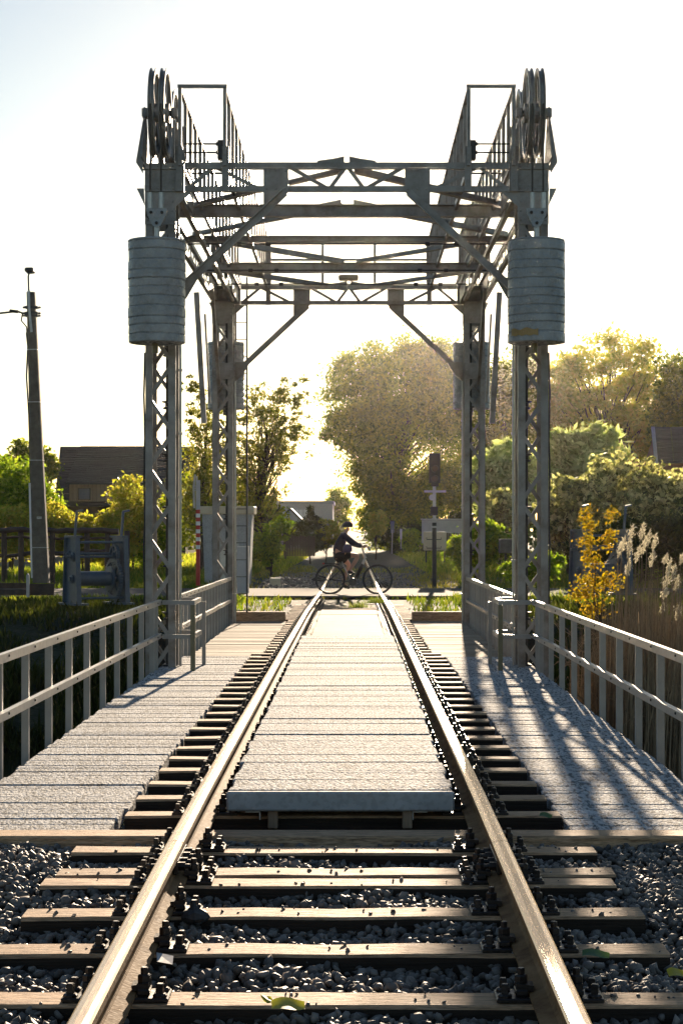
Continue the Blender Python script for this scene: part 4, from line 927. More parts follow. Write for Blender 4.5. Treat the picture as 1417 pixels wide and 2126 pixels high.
for i, ((px_, py_), lab) in enumerate(zip(plumes, places)):
    g = np.random.default_rng(200 + i); Yy = 20.2 + (i * 0.61) % 3.2
    c = P(px_, py_, Yy)
    if c.x < 2.75: Yy = (2.85 - CAMX) * F / (px_ - VX); c = P(px_, py_, Yy)
    t = thing('plumed_reed', (c.x - .12, Yy, -2.3), lab, 'reed', 'plumed reeds on the right bank')
    MB().tube([(c.x - .12, Yy, -2.3), (c.x - .05, Yy, c.z - 1.0), (c.x - .01, Yy, c.z - .25), c], [.006, .005, .004, .002], 5, False).build('stem', M['reed'], t)
    n = 120; u = g.uniform(0, 1, n); wq = .019 * np.sin(np.pi * (u * .9 + .06)) * (1.35 if i in (14, 17) else 1)
    L_ = .17 if i not in (10, 13, 16, 18) else .10
    ct = np.array(c) + np.stack([u*.035 - .0 + g.normal(0, 1, n)*wq, g.normal(0, 1, n)*wq, -L_*.5 + L_*u + g.normal(0, .01, n)], 1)
    a = np.stack([g.normal(.3, .5, n), g.normal(0, .5, n), g.uniform(.4, 1, n)], 1); a /= np.linalg.norm(a, axis=1)[:, None]; a *= .022
    b = g.normal(size=(n, 3)); b /= np.linalg.norm(b, axis=1)[:, None]; b *= .005
    V = np.stack([ct - a, ct - b, ct + a, ct + b], 1).reshape(-1, 3) - np.array(c)
    place('plume', npmesh('plume', V, np.arange(n*4).reshape(-1, 4), M['plume'], 4), c, t)

# ------------------------------------------------------------------ utility pole and wire
Y = 50.0
t = thing('utility_pole', tuple(P(85, 1207, Y)), 'weathered tapering concrete utility pole leaning left beside the wooden fence', 'utility pole')
a, b = P(86, 1210, Y), P(64, 606, Y)
mb = MB(); n = 10; vs = []
for i in range(n + 1):
    u = i / n; c = a.lerp(b, u); hw = .205 * (1 - u) + .105 * u; hd = .15 * (1 - u) + .08 * u; k = .03
    vs += [(c.x-hw+k, c.y-hd, c.z), (c.x+hw-k, c.y-hd, c.z), (c.x+hw, c.y-hd+k, c.z), (c.x+hw, c.y+hd, c.z), (c.x-hw, c.y+hd, c.z), (c.x-hw, c.y-hd+k, c.z)]
mb.add(vs, [(i*6+q, i*6+(q+1) % 6, (i+1)*6+(q+1) % 6, (i+1)*6+q) for i in range(n) for q in range(6)] + [tuple(n*6+q for q in range(6))])
mb.build('shaft', M['pole'], t)
for z_ in (0.12, .42, .62, .80):
    c = a.lerp(b, z_); hw = .205*(1-z_) + .105*z_ + .006; MB().box((c.x-hw, c.y-.16, c.z), (c.x+hw, c.y+.16, c.z+.018)).build('strap', M['galv'], t)
MB().tube([P(67, 690, Y) + Vector((0, -.13, 0)), P(62, 640, Y) + Vector((0, -.12, 0)), P(61, 604, Y) + Vector((0, -.1, 0))], .035, 8).build('lamp_tube', M['galv'], t)
mb = MB(); mb.tube([P(61, 606, Y) + Vector((0, -.1, 0)), P(60, 575, Y) + Vector((0, -.1, 0)), P(62, 566, Y) + Vector((0, -.1, 0))], .022, 8); mb.build('lamp_arm', M['steel_dark'], t)
c = P(64, 563, Y); mb = MB(); mb.cbox((c.x - .12, c.y - .28, c.z - .05), (c.x + .11, c.y + .1, c.z + .07), .03); lm = mb.build('lamp_head', M['steel_dark'], t)
mb = MB(); mb.cbox((c.x - .08, c.y - .24, c.z - .072), (c.x + .07, c.y - .02, c.z - .052), .008); mb.build('lamp_glass', M['glass'], lm)
for py in (638, 650, 655):
    c = P(66, py, Y); mb = MB(); mb.box((c.x - .17, c.y - .12, c.z - .03), (c.x + .17, c.y + .12, c.z + .03))
    for q in (-1, 1): mb.lathe([(0, -.04), (.03, -.03), (.03, .03), (0, .04)], (c.x + q*.2, c.y, c.z), 'x', 6)
    mb.build('clamp', M['steel_dark'], t)
mb = MB(); mb.tube([P(55, 690, Y), P(58, 720, Y), P(55, 780, Y), P(60, 860, Y), P(62, 930, Y), P(64, 1000, Y), P(66, 1190, Y)], .025, 6); mb.build('cable', M['black'], t)
mb = MB(); mb.tube([P(64, 1003, Y) + Vector((0, -.05, 0)), P(69, 1200, Y) + Vector((0, -.05, 0))], .05, 8); mb.build('white_conduit', M['white'], t)
c = P(84, 1075, Y); MB().box((c.x - .06, c.y - .215, c.z - .03), (c.x + .06, c.y - .19, c.z + .03)).build('number_plate', M['galv'], t)
bpy.context.view_layer.update()
def text(s_, loc, size, mat, parent=None, name='number', ext=0.002):
    cu = bpy.data.curves.new(name, 'FONT'); cu.body = s_; cu.size = size; cu.align_x = 'CENTER'; cu.align_y = 'CENTER'; cu.extrude = ext
    o = bpy.data.objects.new(name, cu); dg = None
    C.objects.link(o); o.rotation_euler = (R(90), 0, 0); bpy.context.view_layer.update()
    me = bpy.data.meshes.new_from_object(o.evaluated_get(bpy.context.evaluated_depsgraph_get())); bpy.data.objects.remove(o)
    me.transform(Matrix.Rotation(R(90), 4, 'X')); me.materials.clear(); me.materials.append(mat)
    return place(name, me, loc, parent)
text('M 2', (c.x, c.y - .219, c.z), .05, M['black'], t)
pts = [P(47, 650, Y), P(36, 646, Y), P(0, 650, Y), P(-120, 660, Y), P(-900, 560, Y)]
mb = MB(); mb.tube(pts, .028, 6); mb.tube([P(47, 650, Y), P(44, 665, Y), P(55, 678, Y), P(56, 690, Y)], .02, 6)
mb.tube([P(38, 647, Y), P(20, 645, Y)], .045, 6); tag(mb.build('overhead_cable', M['black'], t), None)

# ------------------------------------------------------------------ post and rail fence
Y = 56.0; g = random.Random(3)
t = thing('rustic_fence', tuple(P(130, 1195, Y)), 'dark brown post and rail fence with rough log rails', 'fence')
xsn = [-60, 8, 43, 107, 180, 222, 262, 300]
top = [P(x, 1101 + g.uniform(-2, 2) + (1.5 if x > 200 else 0), Y + .03*math.sin(x)) for x in range(-60, 262, 18)]
midr = [P(x, 1158 - (x + 60) * .055 + g.uniform(-3, 3), Y + .12) for x in range(-60, 262, 18)]
MB().tube(top, [.075 + g.uniform(-.012, .012) for _ in top], 8).build('log_rail', M['fence'], t)
MB().tube([p + Vector((0, .1, -.22 + g.uniform(-.01, .01))) for p in top], .045, 6).build('log_rail', M['fence'], t)
MB().tube(midr, [.062 + g.uniform(-.012, .012) for _ in midr], 8).build('log_rail', M['fence'], t)
for x in xsn[:-1]:
    p = P(x, 1190, Y); q = P(x + g.uniform(-1, 1), 1102, Y); mb = MB(); p.z = -.15
    mb.tube([p + Vector((0, .1, 0)), q + Vector((0, .1, 0))], [.09, .08], 8); mb.build('fence_post', M['fence'], t)
# low plank edging by the pole
t = thing('plank_edging', tuple(P(55, 1235, 44)), 'low dark plank retaining board with a pale stake, left of the winch', 'planks')
for (x0, x1, y0, y1) in ((-80, 55, 1210, 1222), (-80, 55, 1224, 1236), (60, 112, 1212, 1236)):
    a, b = P(x0, y1, 44), P(x1, y0, 44); MB().cbox((a.x, 43.97, a.z), (b.x, 44.03, b.z), .01, .008).build('plank', M['fence'], t)
a, b = P(55, 1240, 43.9), P(61, 1190, 43.9); MB().prism([(a.x, a.z), (b.x, a.z), (b.x, b.z - .05), ((a.x+b.x)/2, b.z), (a.x, b.z - .05)], 43.86, 43.94, 'y').build('stake', M['pale'], t)

# ------------------------------------------------------------------ winches
def winch(pos, rot, label):
    x0, y0, z0 = pos
    t = thing('hand_winch', pos, label, 'winch', None)
    L = 1.02; mt = M['blue_steel']
    for i, xx in enumerate((0, L)):
        mb = MB(); s = -1 if i == 0 else 1
        mb.prism([(y0 - .40, z0), (y0 + .40, z0), (y0 + .30, z0 + 1.36), (y0 - .30, z0 + 1.36)], x0 + xx - .012, x0 + xx + .012, 'x')
        for q in (-1, 1): mb.bar((x0 + xx + s*.03, y0 + q*.40, z0), (x0 + xx + s*.03, y0 + q*.30, z0 + 1.36), .10, .02, (0, 1, 0))
        mb.box((x0 + xx - .07, y0 - .33, z0 + 1.361), (x0 + xx + .07, y0 + .33, z0 + 1.40)); mb.box((x0 + xx - .16, y0 - .46, z0 - .04), (x0 + xx + .16, y0 + .46, z0 + .0))
        f = mb.build('side_frame', mt, t)
        for (yy, zz, r_) in ((0, .50, .09), (-.05, .96, .10), (.15, 1.02, .06)):
            MB().lathe([(0, s*.10), (r_*.5, s*.10), (r_*.5, s*.06), (r_, s*.05), (r_, s*.012), (0, s*.012)], (x0 + xx, y0 + yy, z0 + zz), 'x', 12).build('bearing_boss', mt, f)
    MB().lathe([(0, .02), (.23, .02), (.23, .05), (.155, .06), (.155, L - .22), (.26, L - .21), (.26, L - .18), (0, L - .18)], (x0, y0, z0 + .50), 'x', 28).build('drum', mt, t, smooth=False)
    def gear(xx, yy, zz, r_, n, w_):
        mb = MB(); pr = []
        for k in range(n * 4):
            a = 2*math.pi*k/(n*4); rr = r_ if k % 4 in (0, 1) else r_*.92; pr.append((y0 + yy + rr*math.cos(a), z0 + zz + rr*math.sin(a)))
        inner = [(y0 + yy + r_*.80*math.cos(2*math.pi*k/(n*4)), z0 + zz + r_*.80*math.sin(2*math.pi*k/(n*4))) for k in range(n*4)]
        m_ = n*4; vs = [(x0+xx, a, b) for a, b in pr] + [(x0+xx+w_, a, b) for a, b in pr] + [(x0+xx, a, b) for a, b in inner] + [(x0+xx+w_, a, b) for a, b in inner]
        fs = []
        for k in range(m_):
            k2 = (k+1) % m_; fs += [(k, k2, m_+k2, m_+k), (2*m_+k, 3*m_+k, 3*m_+k2, 2*m_+k2), (k, 2*m_+k, 2*m_+k2, k2), (m_+k, m_+k2, 3*m_+k2, 3*m_+k)]
        mb.add(vs, fs); gw = mb.build('gear_wheel', mt, t)
        for k in range(6):
            a = k*math.pi/3; MB().bar((x0+xx+w_/2, y0+yy+.04*math.cos(a), z0+zz+.04*math.sin(a)), (x0+xx+w_/2, y0+yy+r_*.82*math.cos(a), z0+zz+r_*.82*math.sin(a)), .05, .03, (1, 0, 0)).build('spoke', mt, gw)
        MB().lathe([(0, -.02), (r_*.22, -.02), (r_*.22, w_+.02), (0, w_+.02)], (x0+xx, y0+yy, z0+zz), 'x', 12).build('hub', mt, gw)
    gear(L - .15, 0, .50, .44, 44, .07); gear(L - .15, -.05, 1.0, .22, 22, .07); gear(.05, .10, 1.02, .20, 20, .06)
    for (yy, zz, a, b) in ((-.05, .96, -.24, L+.05), (.15, 1.02, -.05, L), (-.2, 1.26, 0, L), (.2, 1.26, 0, L), (-.25, .10, 0, L)):
        MB().tube([(x0+a, y0+yy, z0+zz), (x0+b, y0+yy, z0+zz)], .026, 8).build('shaft', mt, t)
    for xx, s in ((.02, 1), (L+.04, 1)):
        mb = MB(); mb.bar((x0+xx, y0, z0+1.15), (x0+xx+.06, y0, z0+1.90), .05, .03); mb.bar((x0+xx+.05, y0, z0+1.90), (x0+xx+.20, y0, z0+1.93), .05, .04); mb.build('lever', mt, t)
    t.rotation_euler = (0, 0, rot)
winch(tuple(P(152, 1252, 40)), R(30), 'blue-grey geared hand winch standing on the left bank beside the gantry leg')
winch(tuple(P(1203, 1232, 42)), R(20), 'half hidden geared hand winch on the right bank behind the orange sapling')

# ------------------------------------------------------------------ striped pole and kiosk
Y = 52.5
t = thing('striped_pole', tuple(P(411, 1215, Y)), 'slim red and white banded marker pole left of the rear gantry leg', 'marker pole')
def seg(y0, y1, m, nm): a = P(411, y1, Y); b = P(411, y0, Y); MB().box((a.x - .055, Y - .055, a.z), (a.x + .055, Y + .055, b.z - .0005)).build(nm, M[m], t)
seg(1140, 1216, 'red', 'lower_pole')
for k in range(10): seg(1058 + k*8.2, 1066.2 + k*8.2, 'red' if k % 2 == 0 else 'white', 'band')
seg(997, 1058, 'pale', 'upper_pole')
a = P(405, 985, Y); b = P(403, 1055, Y); mb = MB(); mb.tube([a, a.lerp(b, .4) + Vector((-.03, 0, 0)), b], .03, 6); mb.tube([a + Vector((.05, 0, -.05)), b + Vector((.06, 0, .1))], .02, 6)
for k in range(3): mb.tube([a.lerp(b, .35 + k*.06) + Vector((-.05, -.03, 0)), a.lerp(b, .35 + k*.06) + Vector((.10, -.06, .01))], .015, 6)
mb.build('rope', M['pale'], t)
Y = 56.0; a, b = P(421, 1185, Y), P(521, 1068, Y); z0 = -.2
t = thing('concrete_kiosk', (a.x, Y, z0), 'small grey concrete kiosk with a cream slab cap behind the rear left gantry leg', 'kiosk')
mb = MB(); xm = (a.x + b.x)/2; mb.add([(a.x+.06, Y, z0), (b.x-.06, Y, z0), (b.x-.06, Y+1.2, z0), (a.x+.06, Y+1.2, z0), (a.x-.02, Y-.03, b.z), (b.x+.02, Y-.03, b.z), (b.x+.02, Y+1.23, b.z), (a.x-.02, Y+1.23, b.z)], [(0,3,2,1),(4,5,6,7),(0,1,5,4),(1,2,6,5),(2,3,7,6),(3,0,4,7)]); mb.build('wall', M['concrete_edge'], t)
c0, c1 = P(415, 1067.5, Y), P(528, 1051, Y); MB().cbox((c0.x, Y - .12, c0.z), (c1.x, Y + 1.32, c1.z), .02).build('cap_slab', M['cream'], t)
mb = MB(); mb.cbox((xm - .2, Y - .05, z0 + .05), (xm + .35, Y - .01, z0 + 1.3), .01); mb.build('door', M['galv'], t)
c = P(500, 1180, 48.5); MB().cbox((c.x - .1, 48.4, -.25), (c.x + .2, 48.6, c.z + .55), .01).build('meter_box', M['pale'], label='narrow grey box standing by the foot of the ladder', cat='box')

# ------------------------------------------------------------------ signal, cabinet, signs
Y = 55.0; k = Y/F
t = thing('rail_signal', tuple(P(901, 1208, Y)), 'black two-lamp railway signal on a slim post right of the track', 'railway signal')
def bx(x0, y0, x1, y1, d0, d1, m, nm, par, c=.01):
    a, b = P(x0, y1, Y), P(x1, y0, Y); return MB().cbox((a.x, Y + d0, a.z), (b.x, Y + d1, b.z), c).build(nm, M[m], par)
hd = bx(890, 941, 913.5, 1003, -.02, .05, 'black', 'signal_head', t)
a0, a1 = P(893, 1010, Y), P(911, 1003.5, Y); bx(894, 1002.8, 910, 1010, -.015, .04, 'black', 'head_foot', t)
for py in (973, 994):
    c = P(902, py, Y); ln = MB().lathe([(0, -.04), (.07, -.035), (.085, -.03), (.085, -.02)], (c.x, Y, c.z), 'y', 16).build('lens', M['lens'], hd)
    mb = MB(); mb.lathe([(.098, -.20), (.105, -.20), (.105, -.02), (.098, -.02)], (c.x, Y, c.z), 'y', 16, True); mb.v = [(x, y_, z) for x, y_, z in mb.v]; mb.build('visor', M['black'], hd)
mb = MB(); a, b = P(901, 1010, Y), P(901, 1085, Y); mb.tube([b, a], .05, 10); mb.build('upper_post', M['galv'], t)
a = P(901, 1085, Y); mb = MB(); mb.tube([(a.x, Y, -.25), a], .065, 10); mb.build('lower_post', M['black'], t)
bx(880, 1018, 925, 1022.5, -.07, -.02, 'pale', 'crossbar', t, .004)
c = P(896, 1033, Y); MB().lathe([(0, -.12), (.08, -.12), (.085, -.05), (0, -.04)], (c.x, Y, c.z), 'y', 16).build('small_lamp', M['pale'], t)
bx(893, 1052, 908, 1070, -.14, -.06, 'black', 'relay_box', t); bx(896, 1076, 906, 1080, -.1, .06, 'galv', 'clamp', t); bx(896, 1092, 906, 1096, -.1, .08, 'galv', 'clamp', t)
Y = 57.5
t = thing('relay_cabinet', tuple(P(902, 1165, Y)), 'cream painted metal cabinet on short legs behind the signal post', 'cabinet')
cb = bx(879, 1104, 926, 1143, 0, .35, 'cream', 'body', t, .02)
for py in (1120, 1138):
    a, b = P(885, py, Y), P(915, py, Y); mb = MB(); mb.tube([a + Vector((0, 0, .05)), a + Vector((0, -.05, 0)), b + Vector((0, -.05, 0)), b + Vector((0, 0, .05))], .012, 6); mb.build('handle', M['black'], cb)
for x in (883, 921): bx(x, 1143.5, x + 3, 1168, .1, .2, 'black', 'leg', t, .004)
Y = 80; t = thing('small_sign', tuple(P(813, 1152, Y)), 'small narrow sign on a thin post left of the signal', 'sign')
bx(810, 1082, 818, 1106, -.02, .0, 'blue_steel', 'plate', t, .003); mb = MB(); a = P(813, 1150, Y); mb.tube([a, P(814, 1100, Y)], .025, 6); mb.build('post', M['galv'], t)
Y = 84; t = thing('marker_stake', tuple(P(832, 1130, Y)), 'short white marker stake right of the small sign', 'stake'); bx(830, 1098, 834, 1120, -.02, .02, 'white', 'plate', t, .003); bx(831, 1120.5, 833, 1140, -.01, .01, 'galv', 'post', t, .003)
Y = 76; t = thing('picket_fence', tuple(P(940, 1160, Y)), 'dark vertical board fence behind the signal', 'fence')
for i in range(18):
    x = 926 + i*4.6; bx(x, 1106 + (i % 3)*.6, x + 4, 1150, 0, .03, 'fence', 'board', t, .004)
Y = 88; t = thing('garden_wall', tuple(P(915, 1140, Y)), 'pale low garden wall behind the signal post', 'wall'); bx(875, 1080, 960, 1128, 0, .15, 'pale', 'wall', t); bx(873, 1077, 962, 1079.5, -.04, .2, 'pale', 'coping', t)
Y = 88; t = thing('board_fence', tuple(P(615, 1150, Y)), 'weathered board fence between the hedge and the distant track', 'fence')
for i in range(12): x = 588 + i*5.5; bx(x, 1112 + (i*7 % 3), x + 5, 1155, 0, .03, 'fence', 'board', t, .004)
Y = 68; t = thing('notice_board', tuple(P(572, 1160, Y)), 'old rust-stained board on posts among the bushes left of the track', 'board')
bx(560, 1090, 590, 1126, 0, .05, 'cream', 'panel', t); bx(557, 1088, 560, 1160, -.01, .06, 'fence', 'post', t, .004); bx(590.5, 1095, 594, 1160, -.01, .06, 'fence', 'post', t, .004)
Y = 50.5; t = thing('concrete_marker', tuple(P(1055, 1190, Y)), 'mossy concrete block on short posts between the right gantry legs', 'marker')
bx(1036, 1119, 1080, 1149, 0, .3, 'pole', 'block', t, .03); bx(1047, 1149.5, 1052, 1205, .08, .16, 'fence', 'post', t, .01); bx(1059, 1149.5, 1064, 1205, .08, .16, 'fence', 'post', t, .01)
Y = 54.5; c = P(570, 1206, Y); MB().cbox((c.x - .15, Y, -.25), (c.x + .16, Y + .2, c.z + .08), .03, .01).build('stone_block', M['cream'], label='small pale stone block in the grass left of the rider', cat='stone')

# ------------------------------------------------------------------ houses
def tile_roof(name, mat, parent, p0, p1, p2, p3, n):
    """courses of tiles from eave edge p0-p1 up to ridge p3-p2"""
    mb = MB(); p0, p1, p2, p3 = map(Vector, (p0, p1, p2, p3)); nn = (p1 - p0).cross(p3 - p0).normalized()
    if nn.z < 0: nn = -nn
    for i in range(n):
        a, b = p0.lerp(p3, i/n), p1.lerp(p2, i/n); c, d = p1.lerp(p2, (i+1.08)/n), p0.lerp(p3, (i+1.08)/n); e = nn * .045
        m = max(3, int((b - a).length / .9))
        for k in range(m):
            u0, u1 = k/m, (k + .985)/m; j = rnd.uniform(-.006, .006)
            q = [a.lerp(b, u0), a.lerp(b, u1), d.lerp(c, u1), d.lerp(c, u0)]
            mb.add([q[0] + e*(1 + j*20), q[1] + e*(1 - j*10), q[2], q[3], q[0] - e*.2, q[1] - e*.2], [(0, 1, 2, 3), (4, 5, 1, 0)])
    return mb.build(name, mat, parent, kind='stuff')
Y = 108.0; k = Y/F; zr = P(0, 928, 112).z
t = thing('tiled_house', (P(240, 1150, Y).x, Y, -.2), 'house with a large dark tiled roof and timber-clad dormer at the left', 'house')
xa, xb, xr = P(112, 0, Y).x, P(395, 0, Y).x, P(125, 0, 112).x; ze = P(0, 1052, Y).z
MB().box((xa + .3, Y + .4, -.2), (xb - .3, Y + 8, ze + .1)).build('wall', M['fence'], t)
tile_roof('roof', M['roof'], t, (xa, Y, ze), (xb, Y, ze), (xb, Y + 4, zr), (xr, Y + 4, zr), 24)
tile_roof('roof', M['roof'], t, (xb, Y + 8, ze), (xa, Y + 8, ze), (xr, Y + 4, zr), (xb, Y + 4, zr), 12)
MB().add([(xa, Y, ze), (xr, Y + 4, zr), (xa, Y + 8, ze)], [(0, 1, 2)]).build('gable', M['roof'], t)
dx0, dx1 = P(143, 0, Y).x, P(340, 0, Y).x; dz0, dz1 = P(0, 1041, Y + .1).z, P(0, 1002, Y + .1).z; Yd = Y + .12
dm = MB().box((dx0, Yd + .05, dz0), (dx1, Yd + 3, dz1)).build('dormer', M['fence'], t)
x = dx0
while x < dx1 - .1:
    MB().box((x + .01, Yd, dz0), (x + .21, Yd + .045, dz1 - .002)).build('cladding_board', M['cladding'], dm); x += .22
tile_roof('dormer_roof', M['roof'], t, (dx0 - .15, Yd - .25, dz1 - .02), (dx1 + .1, Yd - .25, dz1 - .02), (dx1 + .1, Y + 3.9, zr + .04), (dx0 + .1, Y + 3.9, zr + .04), 20)
MB().bar((dx0 - .15, Yd - .27, dz1 - .06), (dx1 + .1, Yd - .27, dz1 - .06), .08, .10).build('gutter', M['steel_dark'], t)
a, b = P(162, 1038, Yd), P(188, 1013, Yd)
wf = MB().box((a.x, Yd - .04, a.z), (b.x, Yd - .005, a.z + .06)).box((a.x, Yd - .04, b.z - .06), (b.x, Yd - .005, b.z)).box((a.x, Yd - .04, a.z + .061), (a.x + .06, Yd - .005, b.z - .061)).box((b.x - .06, Yd - .04, a.z + .061), (b.x, Yd - .005, b.z - .061)).build('window_frame', M['black'], t)
MB().box((a.x + .062, Yd - .02, a.z + .062), (b.x - .062, Yd - .01, b.z - .062)).build('pane', M['glass'], wf)
Y = 122.0; t = thing('brick_house', tuple(P(1275, 1130, Y)), 'red brick gable end rising above the hedge at the right', 'house')
ap, l, r_ = P(1272, 897, Y), P(1212, 965, Y), P(1335, 965, Y); l.z = r_.z = P(0, 968, Y).z
MB().prism([(l.x, -.2), (r_.x, -.2), (r_.x, r_.z), (ap.x, ap.z), (l.x, l.z)], Y, Y + .3, 'y').build('gable_wall', M['brick'], t)
tile_roof('roof', M['roof'], t, (l.x - .25, Y + 9, l.z - .2), (l.x - .25, Y - .25, l.z - .2), (ap.x, Y - .25, ap.z + .12), (ap.x, Y + 9, ap.z + .12), 10)
tile_roof('roof', M['roof'], t, (r_.x + .25, Y - .25, r_.z - .2), (r_.x + .25, Y + 9, r_.z - .2), (ap.x, Y + 9, ap.z + .12), (ap.x, Y - .25, ap.z + .12), 10)
a, b = P(1258, 935, Y), P(1270, 920, Y)
Y = 118.0; t = thing('tiled_house', tuple(P(1420, 1130, Y)), 'house with steep brown tiled roof and white gable edge at the right picture edge', 'house')
e0, e1 = P(1366, 962, Y), P(1560, 962, Y); r0_, r1_ = P(1358, 887, Y + 3), P(1560, 887, Y + 3)
MB().box((e0.x + .1, Y + .2, -.2), (e1.x, Y + 6, e0.z)).build('wall', M['brick'], t)
tile_roof('roof', M['roof'], t, e0, e1, r1_, r0_, 14)
MB().add([(e0.x, Y + .1, e0.z), (r0_.x + .1, Y + 3, r0_.z - .02), (e0.x, Y + 6, e0.z)], [(0, 1, 2)]).build('gable_wall', M['brick'], t)
MB().bar(e0 + Vector((-.12, 0, -.05)), r0_ + Vector((-.1, 0, 0)), .22, .10).build('verge_board', M['galv'], t)
Y = 185.0; a, b, c = P(598, 1150, Y), P(690, 1040, Y), P(700, 1052, Y + 14)
t = thing('distant_building', (a.x, Y, -.2), 'long pale industrial building far behind the bushes left of the corridor', 'building')
MB().box((a.x - 2, Y, -.2), (b.x, Y + 14, b.z - .3)).build('wall', M['pale'], t)
MB().box((a.x - 2.1, Y - .15, b.z - .3), (b.x + .15, Y + 14.1, b.z)).build('parapet', M['concrete_edge'], t)
for i in range(4):
    x = P(603, 0, Y).x + i * .42; MB().box((x, Y - .06, P(0, 1082, Y).z), (x + .34, Y - .01, P(0, 1058, Y).z)).build('window', M['white'], t)
Y = 130; t = thing('gabled_shed', tuple(P(612, 1130, Y)), 'dark gabled shed in front of the distant building', 'shed')
ap, l, r_ = P(602, 1058, Y), P(575, 1090, Y), P(625, 1085, Y); MB().prism([(l.x, -.2), (r_.x, -.2), (r_.x, r_.z), (ap.x, ap.z), (l.x, l.z)], Y, Y + 4, 'y').build('wall', M['pale'], t)
MB().bar((ap.x, Y + 2, ap.z + .06), (r_.x + .3, Y + 2, r_.z - .1), 4.4, .12).build('roof', M['roof'], t); MB().bar((ap.x, Y + 2, ap.z + .06), (l.x - .3, Y + 2, l.z - .15), 4.4, .12).build('roof', M['roof'], t)

# ------------------------------------------------------------------ bicycle and rider
YB = 47.8
def B(zx, zy, dy=0.0): p = P(640 + zx/7.085, 1060 + zy/7.085, YB); p.y += dy; return p
GR = gz(0, 49) ; GR = -0.162
bike = thing('city_bicycle', (B(670, 1230).x, YB, GR), 'silver electric city bicycle with dark battery being ridden across the rails', 'bicycle')
rw = Vector((B(320, 0).x, YB, GR + .36)); fw = Vector((B(1017, 0).x, YB, GR + .36))
for c in (rw, fw):
    w_ = MB().lathe([(.353 + .024*math.cos(a), .024*math.sin(a)) for a in [i*math.pi/4 for i in range(8)]], c, 'y', 48, True).build('wheel', M['tyre'], bike, smooth=True, label='bicycle wheel tyre')
    MB().lathe([(.337, -.012), (.337, .012), (.322, .010), (.322, -.010)], c, 'y', 48, True).build('rim', M['steel_dark'], w_)
    mb = MB()
    for i in range(28):
        a = i*2*math.pi/28; sgn = 1 if i % 2 else -1; mb.tube([c + Vector((.02*math.cos(a+sgn), sgn*.025, .02*math.sin(a+sgn))), c + Vector((.325*math.cos(a), 0, .325*math.sin(a)))], .0016, 3, False)
    mb.build('spokes', M['galv'], w_, kind='stuff')
    MB().lathe([(0, -.05), (.03, -.045), (.03, .045), (0, .05)], c, 'y', 12).build('hub', M['black'], w_)
    a0, a1 = ((R(-25), R(155)) if c is rw else (R(20), R(150)))
    mb = MB(); n = 16
    for i in range(n + 1):
        a = a0 + (a1 - a0)*i/n
        for yy in (-.028, .028): mb.v.append((c.x + .395*math.cos(a), c.y + yy, c.z + .395*math.sin(a)))
        mb.v.append((c.x + .405*math.cos(a), c.y, c.z + .405*math.sin(a)))
    for i in range(n): mb.f += [(i*3, i*3+2, i*3+5, i*3+3), (i*3+2, i*3+1, i*3+4, i*3+5)]; mb.m += [0, 0]
    mb.build('mudguard', M['black'], bike)
bb = Vector((B(640, 0).x, YB, GR + .29)); ht0 = B(835, 690); ht1 = B(775, 500); st = B(505, 790)
def tb(nm, pts, r_, m, par=bike, n=8, **k): return MB().tube(pts, r_, n).build(nm, M[m], par, smooth=True, **k)
tb('down_tube', [ht0, B(790, 800), bb + Vector((.06, 0, .05))], [.028, .034, .034], 'frame')
tb('battery', [B(800, 790), B(770, 840), bb + Vector((.10, 0, .10))], [.045, .05, .045], 'black')
tb('steering_stem', [B(850, 700), ht0, B(800, 590), ht1, B(755, 470)], [.024, .026, .022, .020, .018], 'frame')
tb('seat_tube', [bb, st], .018, 'frame'); tb('seat_post', [st, B(492, 740)], .014, 'galv')
for q in (-1, 1):
    tb('fork_blade', [ht0 + Vector((.02, q*.03, -.02)), B(920, 850, q*.045), fw + Vector((0, q*.05, 0))], [.016, .013, .010], 'black')
    tb('chain_stay', [bb + Vector((0, q*.03, 0)), rw + Vector((0, q*.06, 0))], .012, 'black'); tb('seat_stay', [B(520, 830, q*.02), rw + Vector((0, q*.06, 0))], .010, 'black')
MB().lathe([(0, -.07), (.09, -.065), (.10, 0), (.09, .065), (0, .07)], bb + Vector((.02, 0, .01)), 'y', 14).build('motor', M['black'], bike)
cr = MB().lathe([(0, -.085), (.085, -.082), (.085, -.075), (0, -.072)], bb, 'y', 20).build('chain_ring', M['steel_dark'], bike)
f1 = B(615, 910, -.12); f2 = B(545, 1105, .12)
for q, f_ in ((-1, f1), (1, f2)):
    e = Vector((f_.x + .02, YB + q*.11, f_.z - .06)); MB().bar(bb + Vector((0, q*.09, 0)), e, .014, .024).build('crank', M['steel_dark'], bike); MB().cbox(e - Vector((.045, .05, .012)), e + Vector((.045, .05, .012)), .005).build('pedal', M['black'], bike)
sdl = MB().cbox(B(430, 745, -.09), B(545, 715, .09), .02).build('saddle', M['black'], bike)
tb('rear_carrier', [B(225, 775, 0), B(330, 778), B(460, 795)], .018, 'black'); tb('carrier_strut', [B(300, 780, -.06), rw + Vector((0, -.06, 0))], .008, 'black')
MB().cbox(B(205, 790, -.03), B(235, 770, .03), .006).build('tail_light', M['red'], bike)
hb = B(800, 520); tb('handlebar', [hb + Vector((.06, -.32, .02)), hb + Vector((.10, -.22, .03)), hb + Vector((.0, -.05, .0)), hb + Vector((.0, .05, .0)), hb + Vector((.10, .22, .03)), hb + Vector((.06, .32, .02))], .013, 'black')
MB().cbox(B(790, 490, -.06), B(840, 470, .06), .01).build('display', M['galv'], bike)
MB().lathe([(0, 0), (.05, .01), (.055, .05), (0, .06)], B(880, 560), 'x', 12).build('headlight', M['galv'], bike)
MB().bar(B(350, 790, -.12), B(350, 1010, -.12), .02, .01).build('stay_rack', M['black'], bike)

